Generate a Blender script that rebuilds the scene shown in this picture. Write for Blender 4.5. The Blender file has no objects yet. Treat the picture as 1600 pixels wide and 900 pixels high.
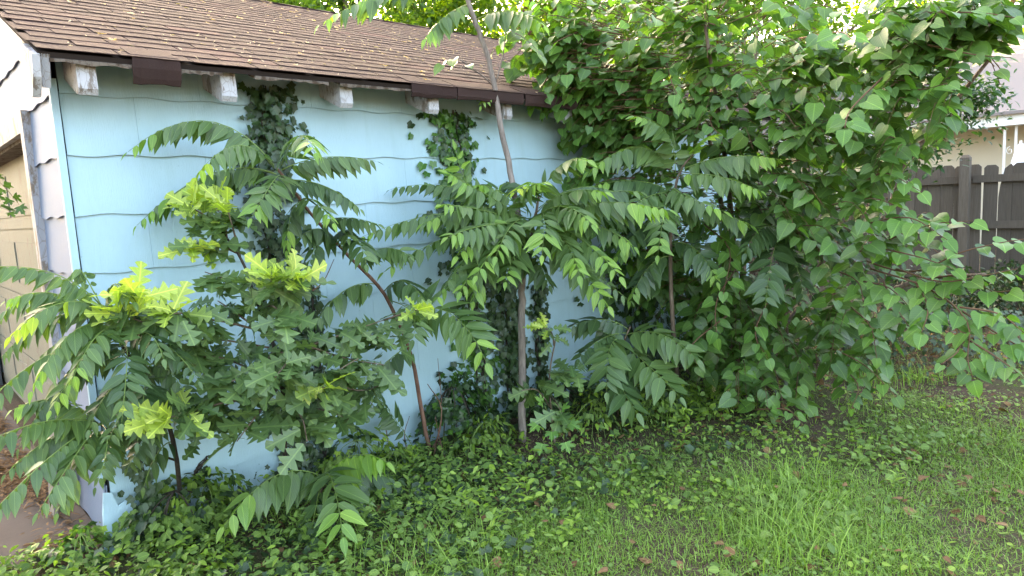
import bpy, math, random
import numpy as np
from mathutils import Vector, Matrix
random.seed(7); rng = np.random.default_rng(7)
S = bpy.context.scene
C = S.collection

# ------------------------------------------------------------------ camera
CX = Vector((.732, -.680, -.051)).normalized()          # camera right in the world
CZ = Vector((-.670, -.731, .123)); CZ = (CZ - CX * CZ.dot(CX)).normalized()
CY = CZ.cross(CX)
CAM = Vector((-.68, -3.70, 1.55)); F = 1076.0           # photo pixels
cd = bpy.data.cameras.new('camera'); cam = bpy.data.objects.new('camera', cd); C.objects.link(cam)
cam.matrix_world = Matrix(((CX.x, CY.x, CZ.x, CAM.x), (CX.y, CY.y, CZ.y, CAM.y), (CX.z, CY.z, CZ.z, CAM.z), (0, 0, 0, 1)))
cd.sensor_width = 36; cd.lens = 36 * F / 1600; cd.clip_start = .05; cd.clip_end = 600
S.camera = cam
# ------------------------------------------------------------------ sky, sun, exposure
SUN_EL, SUN_AZ = math.radians(21), math.radians(20)      # azimuth from +Y, positive towards +X
w = bpy.data.worlds.new('World'); S.world = w; w.use_nodes = True
nt = w.node_tree; bg = nt.nodes['Background']
sky = nt.nodes.new('ShaderNodeTexSky'); sky.sky_type = 'NISHITA'; sky.sun_disc = False
sky.sun_elevation = SUN_EL; sky.sun_rotation = SUN_AZ
sky.air_density = .9; sky.dust_density = 5.0; sky.ozone_density = .6
nt.links.new(sky.outputs[0], bg.inputs[0]); bg.inputs[1].default_value = .15
sd = bpy.data.lights.new('sun', 'SUN'); sun = bpy.data.objects.new('sun', sd); C.objects.link(sun)
sd.energy = 4.8; sd.angle = math.radians(.6); sd.color = (1, .86, .66)
sv = Vector((math.sin(SUN_AZ) * math.cos(SUN_EL), math.cos(SUN_AZ) * math.cos(SUN_EL), math.sin(SUN_EL)))
sun.rotation_euler = sv.to_track_quat('Z', 'Y').to_euler(); sun.location = sv * 60
S.view_settings.view_transform = 'Standard'; S.view_settings.look = 'None'
S.view_settings.gamma = 1; S.view_settings.use_curve_mapping = False
S.view_settings.exposure = 3.85
S.view_settings.use_white_balance = True; S.view_settings.white_balance_temperature = 7800; S.view_settings.white_balance_tint = 12
S.render.engine = 'CYCLES'
S.cycles.use_denoising = True
S.cycles.max_bounces = 8; S.cycles.diffuse_bounces = 4; S.cycles.glossy_bounces = 2
S.cycles.transmission_bounces = 4; S.cycles.transparent_max_bounces = 6
S.cycles.sample_clamp_indirect = 6

# ------------------------------------------------------------------ helpers
def ray(px, py): return CX * (px - 800) + CY * (450 - py) - CZ * F
def at(px, py, d): return CAM + ray(px, py) * (d / F)
def gnd(px, py, z=0):
    r = ray(px, py); return CAM + r * ((z - CAM.z) / r.z)
def onwall(px, py, y=0):
    r = ray(px, py); return CAM + r * ((y - CAM.y) / r.y)
def tag(o, label=None, cat=None, group=None, kind=None):
    if label: o['label'] = label
    if cat: o['category'] = cat
    if group: o['group'] = group
    if kind: o['kind'] = kind
    return o
def link(o, parent=None):
    C.objects.link(o)
    if parent: o.parent = parent
    return o
def empty(name, loc, *a, **k):
    o = link(bpy.data.objects.new(name, None)); o.location = loc; o.empty_display_size = .1
    return tag(o, *a, **k)

class MB:
    """Collects pieces into one mesh."""
    def __init__(s): s.v = []; s.f = []; s.uv = None
    def add(s, v, f):
        n = len(s.v); s.v += [tuple(p) for p in v]; s.f += [tuple(i + n for i in q) for q in f]
    def box(s, a, b, jit=0):
        x0, y0, z0 = a; x1, y1, z1 = b
        v = [(x0, y0, z0), (x1, y0, z0), (x1, y1, z0), (x0, y1, z0), (x0, y0, z1), (x1, y0, z1), (x1, y1, z1), (x0, y1, z1)]
        if jit: v = [tuple(c + random.uniform(-jit, jit) for c in p) for p in v]
        s.add(v, [(0, 3, 2, 1), (4, 5, 6, 7), (0, 1, 5, 4), (1, 2, 6, 5), (2, 3, 7, 6), (3, 0, 4, 7)])
    def tube(s, pts, radii, n=6, cap=True):
        pts = [Vector(p) for p in pts]; rings = []
        for i, p in enumerate(pts):
            t = (pts[min(i + 1, len(pts) - 1)] - pts[max(i - 1, 0)]).normalized()
            a = t.cross(Vector((.31, .87, .39))); a.normalize(); b = t.cross(a)
            rings.append([p + (a * math.cos(2 * math.pi * k / n) + b * math.sin(2 * math.pi * k / n)) * radii[i] for k in range(n)])
        v = [q for r in rings for q in r]
        f = [(i * n + k, i * n + (k + 1) % n, (i + 1) * n + (k + 1) % n, (i + 1) * n + k) for i in range(len(pts) - 1) for k in range(n)]
        if cap: f += [tuple(range(n))[::-1], tuple(range((len(pts) - 1) * n, len(pts) * n))]
        s.add(v, f)
    def prism(s, poly, fn, th):
        """poly: 2-D outline, fn(u, v, depth) -> 3-D; extruded by th."""
        n = len(poly)
        v = [fn(u, q, 0) for u, q in poly] + [fn(u, q, th) for u, q in poly]
        s.add(v, [tuple(range(n)), tuple(range(2 * n - 1, n - 1, -1))] + [(i, i + n, (i + 1) % n + n, (i + 1) % n) for i in range(n)])
    def mesh(s, name, m, smooth=False):
        me = bpy.data.meshes.new(name); me.from_pydata(s.v, [], s.f); me.materials.append(m)
        if smooth: me.polygons.foreach_set('use_smooth', [True] * len(me.polygons))
        me.update(); return me
    def build(s, name, m, parent=None, loc=(0, 0, 0), smooth=False, off=None):
        if off is not None: s.v = [(x - off[0], y - off[1], z - off[2]) for x, y, z in s.v]
        o = link(bpy.data.objects.new(name, s.mesh(name, m, smooth)), parent); o.location = loc
        return o

def np_mesh(name, V, faces_flat, starts, totals, m, uv=None):
    me = bpy.data.meshes.new(name); me.vertices.add(len(V)); me.vertices.foreach_set('co', V.astype(np.float32).ravel())
    me.loops.add(len(faces_flat)); me.loops.foreach_set('vertex_index', faces_flat.astype(np.int32))
    me.polygons.add(len(starts)); me.polygons.foreach_set('loop_start', starts.astype(np.int32)); me.polygons.foreach_set('loop_total', totals.astype(np.int32))
    if uv is not None:
        l = me.uv_layers.new(name='UVMap'); l.data.foreach_set('uv', uv[faces_flat].astype(np.float32).ravel())
    me.polygons.foreach_set('use_smooth', np.ones(len(starts), bool))
    me.materials.append(m); me.update(calc_edges=True); me.validate(); return me

def smooth_path(pts, k=4):
    """Catmull-Rom through pts."""
    P = [Vector(p) for p in pts]; P = [P[0] * 2 - P[1]] + P + [P[-1] * 2 - P[-2]]; out = []
    for i in range(1, len(P) - 2):
        for j in range(k):
            t = j / k; a, b, c, d = P[i - 1:i + 3]
            out.append(.5 * ((2 * b) + (c - a) * t + (2 * a - 5 * b + 4 * c - d) * t * t + (3 * b - a - 3 * c + d) * t ** 3))
    return out + [P[-2]]

# ------------------------------------------------------------------ materials
class NG:
    def __init__(s, name):
        s.m = bpy.data.materials.new(name); s.m.use_nodes = True; s.t = s.m.node_tree
        s.b = s.t.nodes['Principled BSDF']; s.o = s.t.nodes['Material Output']
    def n(s, kind, **kw):
        x = s.t.nodes.new('ShaderNode' + kind)
        for k, v in kw.items():
            if k in x.bl_rna.properties: setattr(x, k, v)
            else: x.inputs[k].default_value = v
        return x
    def l(s, a, b): s.t.links.new(a, b)
    def mix(s, f, a, b, mode='MIX'):
        x = s.t.nodes.new('ShaderNodeMix'); x.data_type = 'RGBA'; x.blend_type = mode
        for sock, v in ((x.inputs[0], f), (x.inputs[6], a), (x.inputs[7], b)):
            if hasattr(v, 'is_linked'): s.l(v, sock)
            else: sock.default_value = v if not isinstance(v, tuple) else (*v, 1)[:4]
        return x.outputs[2]
    def math(s, op, a, b=0., c=None):
        x = s.t.nodes.new('ShaderNodeMath'); x.operation = op
        for i, v in enumerate((a, b) if c is None else (a, b, c)):
            if hasattr(v, 'is_linked'): s.l(v, x.inputs[i])
            else: x.inputs[i].default_value = v
        return x.outputs[0]
    def ramp(s, f, stops):
        x = s.t.nodes.new('ShaderNodeValToRGB'); s.l(f, x.inputs[0])
        while len(x.color_ramp.elements) < len(stops): x.color_ramp.elements.new(.5)
        for e, (p, c) in zip(x.color_ramp.elements, stops):
            e.position = p; e.color = (c, c, c, 1) if not isinstance(c, tuple) else (*c, 1)
        return x.outputs[0]
    def noise(s, scale, detail=4, rough=.55, vec=None, dist=0.):
        x = s.n('TexNoise', Scale=scale, Detail=detail, Roughness=rough, Distortion=dist)
        if vec is not None: s.l(vec, x.inputs[0])
        return x.outputs[0]
    def coord(s, which='Object', scale=(1, 1, 1), rot=(0, 0, 0)):
        a = s.n('TexCoord'); b = s.n('Mapping'); b.inputs['Scale'].default_value = scale; b.inputs['Rotation'].default_value = rot
        s.l(a.outputs[which], b.inputs[0]); return b.outputs[0]
    def world(s, scale=(1, 1, 1)):
        a = s.n('NewGeometry'); b = s.n('Mapping'); b.inputs['Scale'].default_value = scale
        s.l(a.outputs['Position'], b.inputs[0]); return b.outputs[0]
    def bump(s, h, strength=.3, dist=.01):
        x = s.n('Bump', Strength=strength, Distance=dist); s.l(h, x.inputs['Height']); s.l(x.outputs[0], s.b.inputs['Normal'])
    def done(s, col, rough=.8, spec=.3):
        if hasattr(col, 'is_linked'): s.l(col, s.b.inputs['Base Color'])
        else: s.b.inputs['Base Color'].default_value = (*col, 1)
        if hasattr(rough, 'is_linked'): s.l(rough, s.b.inputs['Roughness'])
        else: s.b.inputs['Roughness'].default_value = rough
        s.b.inputs['Specular IOR Level'].default_value = spec
        return s.m

def rnd_socket(g):
    o = g.n('ObjectInfo'); i = g.n('NewGeometry')
    return g.math('FRACT', g.math('ADD', o.outputs['Random'], i.outputs['Random Per Island']))

def leaf_mat(name, dark, light, trans=.3, rough=.42, vein=(1.7, 1.55, 1.45), nv=9., spec=.5, back=1.15, tcol=None):
    g = NG(name); r = rnd_socket(g)
    col = g.mix(r, dark, light)
    col = g.mix(g.math('MULTIPLY', g.noise(3.1, 2, vec=g.world()), .5), col, tuple(c * .62 for c in dark))
    uv = g.n('UVMap'); sp = g.n('SeparateXYZ'); g.l(uv.outputs[0], sp.inputs[0])
    au = g.math('ABSOLUTE', sp.outputs[0])
    mid = g.math('LESS_THAN', au, .05)
    lat = g.math('PINGPONG', g.math('MULTIPLY', g.math('SUBTRACT', sp.outputs[1], g.math('MULTIPLY', au, .42)), nv), .5)
    latm = g.math('MULTIPLY', g.math('LESS_THAN', lat, .055), .45)
    vm = g.math('MAXIMUM', mid, latm)
    lv = g.mix(1., col, vein, 'MULTIPLY')
    col = g.mix(vm, col, lv)
    # dry spots on some leaves
    sp_n = g.noise(140, 2, vec=g.world()); spot = g.math('MULTIPLY', g.math('GREATER_THAN', sp_n, .76), .35)
    col = g.mix(spot, col, (.16, .12, .05))
    geo = g.n('NewGeometry')
    colb = g.mix(1., col, (back, back, back * 1.02), 'MULTIPLY')
    colf = g.mix(geo.outputs['Backfacing'], col, colb)
    bm = g.n('Bump', Strength=.35, Distance=.002); g.l(g.math('ADD', lat, mid), bm.inputs['Height'])
    g.l(bm.outputs[0], g.b.inputs['Normal'])
    g.done(colf, rough, spec)
    tr = g.n('BsdfTranslucent')
    tc = g.mix(1., col, tcol or (1.5, 1.75, .6), 'MULTIPLY'); g.l(tc, tr.inputs[0]); g.l(bm.outputs[0], tr.inputs['Normal'])
    mx = g.n('MixShader'); mx.inputs[0].default_value = trans
    g.l(g.b.outputs[0], mx.inputs[1]); g.l(tr.outputs[0], mx.inputs[2]); g.l(mx.outputs[0], g.o.inputs[0])
    return g.m

def bark_mat(name, a, b, scale=26.):
    g = NG(name); v = g.coord('Object', (1, 1, .16)); nz = g.noise(scale * 2, 5, .65, v)
    col = g.mix(g.ramp(nz, [(.35, 0.), (.65, 1.)]), a, b)
    col = g.mix(g.math('MULTIPLY', g.noise(7, 3, vec=g.world()), .4), col, tuple(c * .5 for c in a))
    g.bump(nz, .7, .006); return g.done(col, .85, .2)

M = {}
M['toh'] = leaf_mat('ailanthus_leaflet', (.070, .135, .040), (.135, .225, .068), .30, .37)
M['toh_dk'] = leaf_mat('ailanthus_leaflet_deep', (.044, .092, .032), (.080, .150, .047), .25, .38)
M['toh_y'] = leaf_mat('ailanthus_young', (.16, .30, .06), (.26, .42, .07), .38, .42)
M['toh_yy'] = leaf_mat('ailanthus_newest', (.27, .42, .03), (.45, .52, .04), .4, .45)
M['oak'] = leaf_mat('oak_leaf', (.066, .128, .040), (.140, .225, .074), .26, .36, nv=5.)
M['oak_y'] = leaf_mat('oak_new_leaf', (.30, .42, .07), (.52, .58, .15), .38, .5, nv=5.)
M['mul'] = leaf_mat('mulberry_leaf', (.058, .132, .031), (.118, .222, .052), .34, .38, nv=7.)
M['mul_y'] = leaf_mat('mulberry_bright', (.095, .215, .045), (.155, .30, .06), .36, .4, nv=7.)
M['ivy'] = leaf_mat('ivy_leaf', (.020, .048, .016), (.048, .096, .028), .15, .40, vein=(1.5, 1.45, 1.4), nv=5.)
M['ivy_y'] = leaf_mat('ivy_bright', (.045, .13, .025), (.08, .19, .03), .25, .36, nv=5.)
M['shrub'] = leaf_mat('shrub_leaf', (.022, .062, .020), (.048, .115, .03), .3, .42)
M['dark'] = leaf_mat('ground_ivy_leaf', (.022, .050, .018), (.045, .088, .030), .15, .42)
M['weed'] = leaf_mat('weed_leaf', (.095, .180, .032), (.21, .325, .062), .3, .55)
M['weed_y'] = leaf_mat('weed_bright', (.17, .30, .03), (.28, .40, .055), .33, .5)
M['grass'] = leaf_mat('grass_blade', (.12, .24, .028), (.29, .44, .080), .3, .55, nv=1.)
M['oak_m'] = leaf_mat('oak_mid_leaf', (.12, .20, .05), (.22, .31, .08), .3, .42, nv=5.)
M['thatch'] = leaf_mat('dead_grass', (.22, .17, .09), (.42, .34, .20), .15, .8, nv=1., spec=.1)
M['tree'] = leaf_mat('tree_leaf', (.05, .12, .015), (.11, .20, .025), .55, .5, tcol=(2.2, 2.0, .45))
M['tree_dk'] = leaf_mat('tree_leaf_deep', (.03, .08, .016), (.06, .13, .024), .45, .5, tcol=(2.0, 1.9, .5))
M['litter'] = leaf_mat('dead_leaf', (.12, .062, .03), (.32, .19, .10), .1, .8, spec=.1)
M['pale'] = leaf_mat('dried_blossom', (.40, .31, .20), (.62, .50, .34), .2, .8, spec=.1)
M['bark'] = bark_mat('bark_brown', (.10, .066, .047), (.25, .19, .14))
M['bark_red'] = bark_mat('bark_red', (.11, .05, .035), (.26, .145, .10))
M['bark_dk'] = bark_mat('bark_dark', (.03, .024, .02), (.085, .068, .052))
M['bark_gy'] = bark_mat('bark_grey', (.16, .13, .11), (.34, .28, .24))
M['stalk'] = NG('green_stalk').done((.16, .24, .06), .5, .3)
M['stalk_y'] = NG('yellow_stalk').done((.34, .36, .08), .5, .3)
M['twig'] = NG('red_twig').done((.13, .07, .04), .7, .2)

def paint(name, col, grain=(60, 60, 3), dirt=.6, streak=None, worn=None, wornamt=.6, rough=.6, stain=(.25, .28, .2)):
    g = NG(name); v = g.world(grain)
    nz = g.noise(5, 5, .6, v); big = g.noise(1.6, 4, .6, g.world((1, 1, .6)))
    c = g.mix(g.math('MULTIPLY', g.ramp(big, [(.45, 0.), (.75, 1.)]), dirt), col, tuple(a * b for a, b in zip(col, (.72, .76, .74))))
    c = g.mix(g.math('MULTIPLY', g.ramp(nz, [(.5, 0.), (.8, 1.)]), .22), c, tuple(a * .72 for a in col))
    if streak:
        sn = g.noise(3.2, 5, .6, g.world((3.2, 3.2, .25))); c = g.mix(g.math('MULTIPLY', g.ramp(sn, [(.52, 0.), (.72, 1.)]), .42), c, streak)
        s2 = g.noise(46, 3, .6, g.world((1, 1, .7))); c = g.mix(g.math('MULTIPLY', g.ramp(s2, [(.70, 0.), (.76, 1.)]), .35), c, tuple(a * .6 for a in streak))
    if worn:
        wn = g.noise(14, 8, .7, g.world((1, 1, .35)))
        c = g.mix(g.ramp(wn, [(wornamt, 0.), (wornamt + .05, 1.)]), c, worn)
        vo = g.n('TexVoronoi', feature='DISTANCE_TO_EDGE', Scale=38.); g.l(g.world((1, 1, .45)), vo.inputs[0])
        c = g.mix(g.math('MULTIPLY', g.ramp(vo.outputs[0], [(.01, 1.), (.05, 0.)]), .55), c, worn)
    g.bump(nz, .55, .004); return g.done(c, rough, .3)
M['blue'] = paint('blue_siding_paint', (.372, .545, .610), streak=(.29, .43, .44))
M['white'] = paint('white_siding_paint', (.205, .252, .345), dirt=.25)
M['trimblue'] = paint('pale_blue_corner', (.38, .55, .63))
M['peel'] = paint('peeling_white_paint', (.46, .455, .47), worn=(.20, .165, .14), wornamt=.52, grain=(30, 30, 30))
M['peel2'] = paint('peeling_trim_paint', (.36, .355, .37), worn=(.22, .17, .13), wornamt=.53, grain=(30, 30, 30))
M['door'] = paint('cream_door_paint', (.185, .188, .150), worn=(.16, .13, .11), wornamt=.565, dirt=.5)
M['oldwood'] = paint('weathered_wood', (.23, .20, .175), worn=(.10, .08, .065), wornamt=.58, grain=(40, 40, 2.), rough=.85)
M['rotwood'] = paint('rotten_wood', (.20, .165, .14), worn=(.08, .055, .04), wornamt=.5, grain=(4, 60, 60), rough=.9)
M['darkgap'] = NG('dark_lath').done((.07, .075, .075), .9, .1)

def fence_mat():
    g = NG('fence_board'); r = rnd_socket(g); v = g.world((30, 30, 1.6)); nz = g.noise(4, 6, .65, v)
    c = g.mix(nz, (.056, .046, .036), (.175, .150, .122)); c = g.mix(g.math('MULTIPLY', r, .6), c, (.048, .039, .031))
    g.bump(nz, .6, .006); return g.done(c, .88, .15)
M['fence'] = fence_mat()
def shingle_mat():
    g = NG('brown_shingle'); r = rnd_socket(g)
    gr = g.noise(420, 2, .6, g.world())
    c = g.mix(r, (.031, .0175, .0155), (.052, .028, .024))
    c = g.mix(g.ramp(r, [(.86, 0.), (.95, .7)]), c, (.085, .036, .032))
    c = g.mix(g.math('MULTIPLY', g.ramp(gr, [(.5, 0.), (.62, 1.)]), .35), c, (.085, .056, .049))
    big = g.noise(2.2, 4, .6, g.world()); c = g.mix(g.math('MULTIPLY', g.ramp(big, [(.42, 0.), (.7, 1.)]), .5), c, (.034, .024, .021))
    g.bump(gr, .5, .003); return g.done(c, .92, .15)
M['shingle'] = shingle_mat()
M['felt'] = NG('roof_felt').done((.03, .022, .019), .95, .1)
def soil_mat():
    g = NG('soil_and_moss'); v = g.world()
    a = g.noise(9, 6, .65, v); b = g.noise(70, 4, .6, v); k = g.noise(.9, 4, .6, v)
    c = g.mix(a, (.045, .032, .022), (.125, .085, .06)); c = g.mix(g.ramp(b, [(.55, 0.), (.7, 1.)]), c, (.19, .135, .09))
    c = g.mix(g.ramp(k, [(.48, 0.), (.66, .6)]), c, (.06, .095, .028))
    g.bump(b, .8, .02); return g.done(c, .95, .1)
M['soil'] = soil_mat()
def conc_mat():
    g = NG('stained_concrete'); v = g.world()
    a = g.noise(3, 6, .65, v); b = g.noise(120, 3, .6, v)
    c = g.mix(a, (.058, .046, .039), (.12, .098, .084)); c = g.mix(g.math('MULTIPLY', b, .4), c, (.16, .11, .09))
    vo = g.n('TexVoronoi', feature='DISTANCE_TO_EDGE', Scale=1.3); g.l(g.world((1, 1, 1)), vo.inputs[0])
    c = g.mix(g.ramp(vo.outputs[0], [(.0, 1.), (.012, 0.)]), c, (.06, .04, .03))
    g.bump(b, .4, .006); return g.done(c, .9, .2)
M['conc'] = conc_mat()
M['housewall'] = paint('cream_house_siding', (.62, .55, .43), dirt=.15)
M['housewhite'] = NG('white_house_trim').done((.8, .8, .78), .5)
def hroof_mat():
    g = NG('grey_house_shingle'); r = rnd_socket(g)
    c = g.mix(r, (.17, .145, .14), (.25, .215, .205)); return g.done(c, .9, .1)
M['houseroof'] = hroof_mat()
g = NG('house_window_glass'); M['glass'] = g.done((.05, .06, .065), .08, .5)
M['canvas'] = NG('white_canvas').done((.78, .78, .80), .8)
M['iron'] = NG('white_iron').done((.75, .74, .72), .5)
M['black'] = NG('black_wire').done((.02, .02, .02), .6)

# ------------------------------------------------------------------ leaf templates: length +Y, width X, face +Z, unit length
def strip_leaf(ts, ws, fold=.25, curl=.12, back=None, wav=0.):
    v, uv, f = [], [], []
    n = len(ts); mw = max(ws)
    for i, (t, wd) in enumerate(zip(ts, ws)):
        z = -curl * t * t
        tb = t - (back[i] if back else 0)
        e = wav * math.sin(i * 2.1)
        v += [(-wd, tb, z + fold * wd + e), (0, t, z), (wd, tb, z + fold * wd - e)]
        uv += [(-wd / mw, t), (0, t), (wd / mw, t)]
    for i in range(n - 1):
        a = i * 3; f += [(a, a + 1, a + 4, a + 3), (a + 1, a + 2, a + 5, a + 4)]
    return np.array(v, float), f, np.array(uv, float)
def lobed_leaf(L, fold=.15, curl=.15):
    """L: list of (t_sinus, w_sinus, t_tip, w_tip); last entry's tip is the apex."""
    v, uv, f = [], [], []
    def P(x, t):
        v.append((x, t, fold * abs(x) - curl * t * t)); uv.append((x * 2.6, t)); return len(v) - 1
    mids = [P(0, max(0, l[0])) for l in L]; apex = P(0, 1.)
    for s in (-1, 1):
        sin_ = [P(s * l[1], l[0]) for l in L]
        for i, l in enumerate(L):
            tip = P(s * l[3], l[2]); nb = [P(s * l[3] * .78, l[2] - .055), P(s * l[3] * .70, l[2] + .05)]
            nxt = [sin_[i + 1], mids[i + 1]] if i + 1 < len(L) else [apex]
            q = [mids[i], sin_[i], nb[0], tip, nb[1]] + nxt
            f.append(tuple(q if s > 0 else q[::-1]))
    return np.array(v, float), f, np.array(uv, float)
def star_leaf(polar, fold=.1, curl=.12):
    pts = [(0, .28)] + [(r * math.sin(math.radians(a)), .28 + r * math.cos(math.radians(a))) for a, r in polar]
    pts += [(-x, y) for x, y in pts[-2:0:-1]]
    v = [(x, y, fold * abs(x) * 1.2 - curl * (y - .28) ** 2 - (.0 if i else .03)) for i, (x, y) in enumerate(pts)]
    n = len(pts) - 1
    f = [(0, 1 + (i + 1) % n, 1 + i) for i in range(n)]
    return np.array(v, float), f, np.array([(x * 1.8, y) for x, y in pts], float)
T = {}
ts = [0, .10, .26, .45, .64, .82, 1.0]
T['lf0'] = strip_leaf(ts, [.012, .15, .205, .195, .145, .07, .003], .26, .16)
T['lf1'] = strip_leaf(ts, [.012, .15, .195, .18, .13, .06, .003], .18, .30, wav=.012)
T['lf2'] = strip_leaf(ts, [.012, .135, .2, .205, .155, .075, .003], .3, .05)
T['mul0'] = strip_leaf([0, .05, .16, .34, .54, .74, .90, 1.04], [.02, .27, .41, .46, .39, .26, .09, .003], .18, .20, [.0, .13, .12, .06, .02, 0, 0, 0])
T['mul1'] = strip_leaf([0, .05, .16, .34, .54, .74, .90, 1.04], [.02, .25, .40, .45, .40, .27, .09, .003], .10, .34, [.0, .11, .10, .05, .02, 0, 0, 0], .02)
T['mul2'] = strip_leaf([0, .05, .16, .34, .54, .74, .90, 1.04], [.02, .28, .42, .44, .36, .24, .08, .003], .26, .08, [.0, .14, .12, .06, .02, 0, 0, 0], .012)
T['oak0'] =  lobed_leaf([(.06, .02, .18, .17), (.25, .06, .42, .30), (.50, .075, .68, .33), (.76, .06, .90, .17)])
T['oak1'] = lobed_leaf([(.06, .02, .20, .20), (.28, .07, .46, .35), (.54, .08, .72, .28), (.80, .05, .92, .13)], .3, .30)
T['oak2'] = lobed_leaf([(.05, .02, .15, .13), (.22, .05, .38, .26), (.45, .08, .66, .37), (.74, .08, .90, .20)], .05, .05)
pol = [(0, .72), (22, .40), (52, .58), (84, .36), (118, .46), (160, .26), (180, .16)]
T['ivy0'] = star_leaf(pol); T['ivy1'] = star_leaf([(0, .72), (25, .48), (50, .55), (90, .40), (125, .44), (165, .28), (180, .15)], .25, .3)
T['maple'] = star_leaf([(0, .75), (10, .55), (18, .60), (28, .30), (48, .68), (58, .5), (66, .52), (78, .28), (98, .50), (118, .3), (180, .12)], .12, .2)
T['ov0'] = strip_leaf([0, .2, .5, .8, 1.0], [.02, .2, .26, .14, .004], .25, .22)
T['ov1'] = strip_leaf([0, .2, .5, .8, 1.0], [.02, .15, .19, .10, .004], .3, .12)
T['rd0'] = strip_leaf([0, .15, .45, .78, 1.0], [.05, .32, .44, .32, .03], .15, .12)
T['nar'] = strip_leaf([0, .3, .65, 1.0], [.02, .075, .06, .004], .3, .25)
T['quad'] = strip_leaf([0, .45, 1.0], [.03, .28, .01], .2, .15)
TF = {}
for k, (v, f, uv) in T.items():
    TF[k] = (np.array([i for q in f for i in q]), np.array([len(q) for q in f]))
_mc = {}
def leaf_mesh(name, tk, mk):
    if (tk, mk) not in _mc:
        v, f, uv = T[tk]; ff, tt = TF[tk]
        _mc[tk, mk] = np_mesh(name, v, ff, np.concatenate(([0], np.cumsum(tt)[:-1])), tt, M[mk], uv)
    return _mc[tk, mk]
def frame(d, n):
    d = d.normalized(); x = d.cross(n)
    if x.length < 1e-4: x = d.cross(Vector((.3, .5, .8)))
    x.normalize(); z = x.cross(d); return Matrix((x, d, z)).transposed()
def scatter(name, tk, mk, pos, R, sc, parent=None, off=(0, 0, 0), kind='stuff'):
    """joins many leaves into one mesh; pos Nx3, R Nx3x3, sc N"""
    v, f, uv = T[tk]; ff, tt = TF[tk]; n = len(pos); nv = len(v)
    sc = np.asarray(sc); V = np.einsum('nij,vj->nvi', R, v) * sc[:, None, None] + (np.asarray(pos) - np.asarray(off))[:, None, :]
    fl = (ff[None, :] + (np.arange(n) * nv)[:, None]).ravel(); to = np.tile(tt, n); st = np.concatenate(([0], np.cumsum(to)[:-1]))
    return V.reshape(-1, 3), fl, to, np.tile(uv, (n, 1))
def joined(name, batches, mk, parent=None, off=(0, 0, 0), kind='stuff'):
    Vs, Fs, Ts, Us, o = [], [], [], [], 0
    for tk, pos, R, sc in batches:
        if len(pos) == 0: continue
        V, fl, to, u = scatter(name, tk, mk, pos, R, sc, off=off)
        Vs.append(V); Fs.append(fl + o); Ts.append(to); Us.append(u); o += len(V)
    if not Vs: return None
    to = np.concatenate(Ts)
    me = np_mesh(name, np.concatenate(Vs), np.concatenate(Fs), np.concatenate(([0], np.cumsum(to)[:-1])), to, M[mk], np.concatenate(Us))
    ob = link(bpy.data.objects.new(name, me), parent)
    if kind: ob['kind'] = kind
    return ob
def np_frames(d, n):
    d = d / np.linalg.norm(d, axis=1, keepdims=True); x = np.cross(d, n); x /= np.linalg.norm(x, axis=1, keepdims=True) + 1e-9
    z = np.cross(x, d); return np.stack((x, d, z), axis=2)

class Plant:
    """A thing with stems, fronds or twigs, and leaves. The 300 leaves that show largest are parts; the rest one stuff part."""
    def __init__(s, name, loc, label, cat, group=None, leaf='leaf', limit=300):
        s.root = empty(name, loc, label, cat, group); s.loc = Vector(loc); s.L = []; s.leaf = leaf; s.limit = limit
    def part(s, name, mb, m, parent=None, smooth=True):
        return mb.build(name, m, parent or s.root, off=s.loc, smooth=smooth)
    def stem(s, name, pts, r0, r1, m, n=7):
        p = smooth_path(pts, 5); mb = MB(); k = len(p)
        mb.tube([q + Vector((random.gauss(0, 1), random.gauss(0, 1), 0)) * r0 * .12 for q in p], [r0 + (r1 - r0) * i / (k - 1) for i in range(k)], n)
        return s.part(name, mb, m)
    def add(s, pos, R, size, tk, mk, parent=None): s.L.append((pos, R, size, tk, mk, parent))
    def finish(s):
        def key(l):
            d = (l[0] - CAM).length; q = -(l[0] - CAM).dot(CZ); x = (l[0] - CAM).dot(CX) / max(q, .1) * F + 800; y = 450 - (l[0] - CAM).dot(CY) / max(q, .1) * F
            return l[2] / d * (1 if -20 < x < 1620 and -20 < y < 920 else .01)
        L = sorted(s.L, key=key, reverse=True); rest = {}
        for i, (pos, R, size, tk, mk, par) in enumerate(L):
            if i < s.limit:
                o = bpy.data.objects.new(s.leaf, leaf_mesh(s.leaf, tk, mk)); C.objects.link(o)
                o.parent = par or s.root
                o.matrix_basis = Matrix.Translation(pos - s.loc) @ (R * size).to_4x4()
            else: rest.setdefault(mk, {}).setdefault(tk, []).append((pos, R, size))
        for mk, d in rest.items():
            joined('foliage', [(tk, np.array([p[0] for p in a]), np.array([[list(r) for r in p[1]] for p in a]), np.array([p[2] for p in a])) for tk, a in d.items()], mk, s.root, s.loc)
        return s.root
UP = Vector((0, 0, 1))
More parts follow.
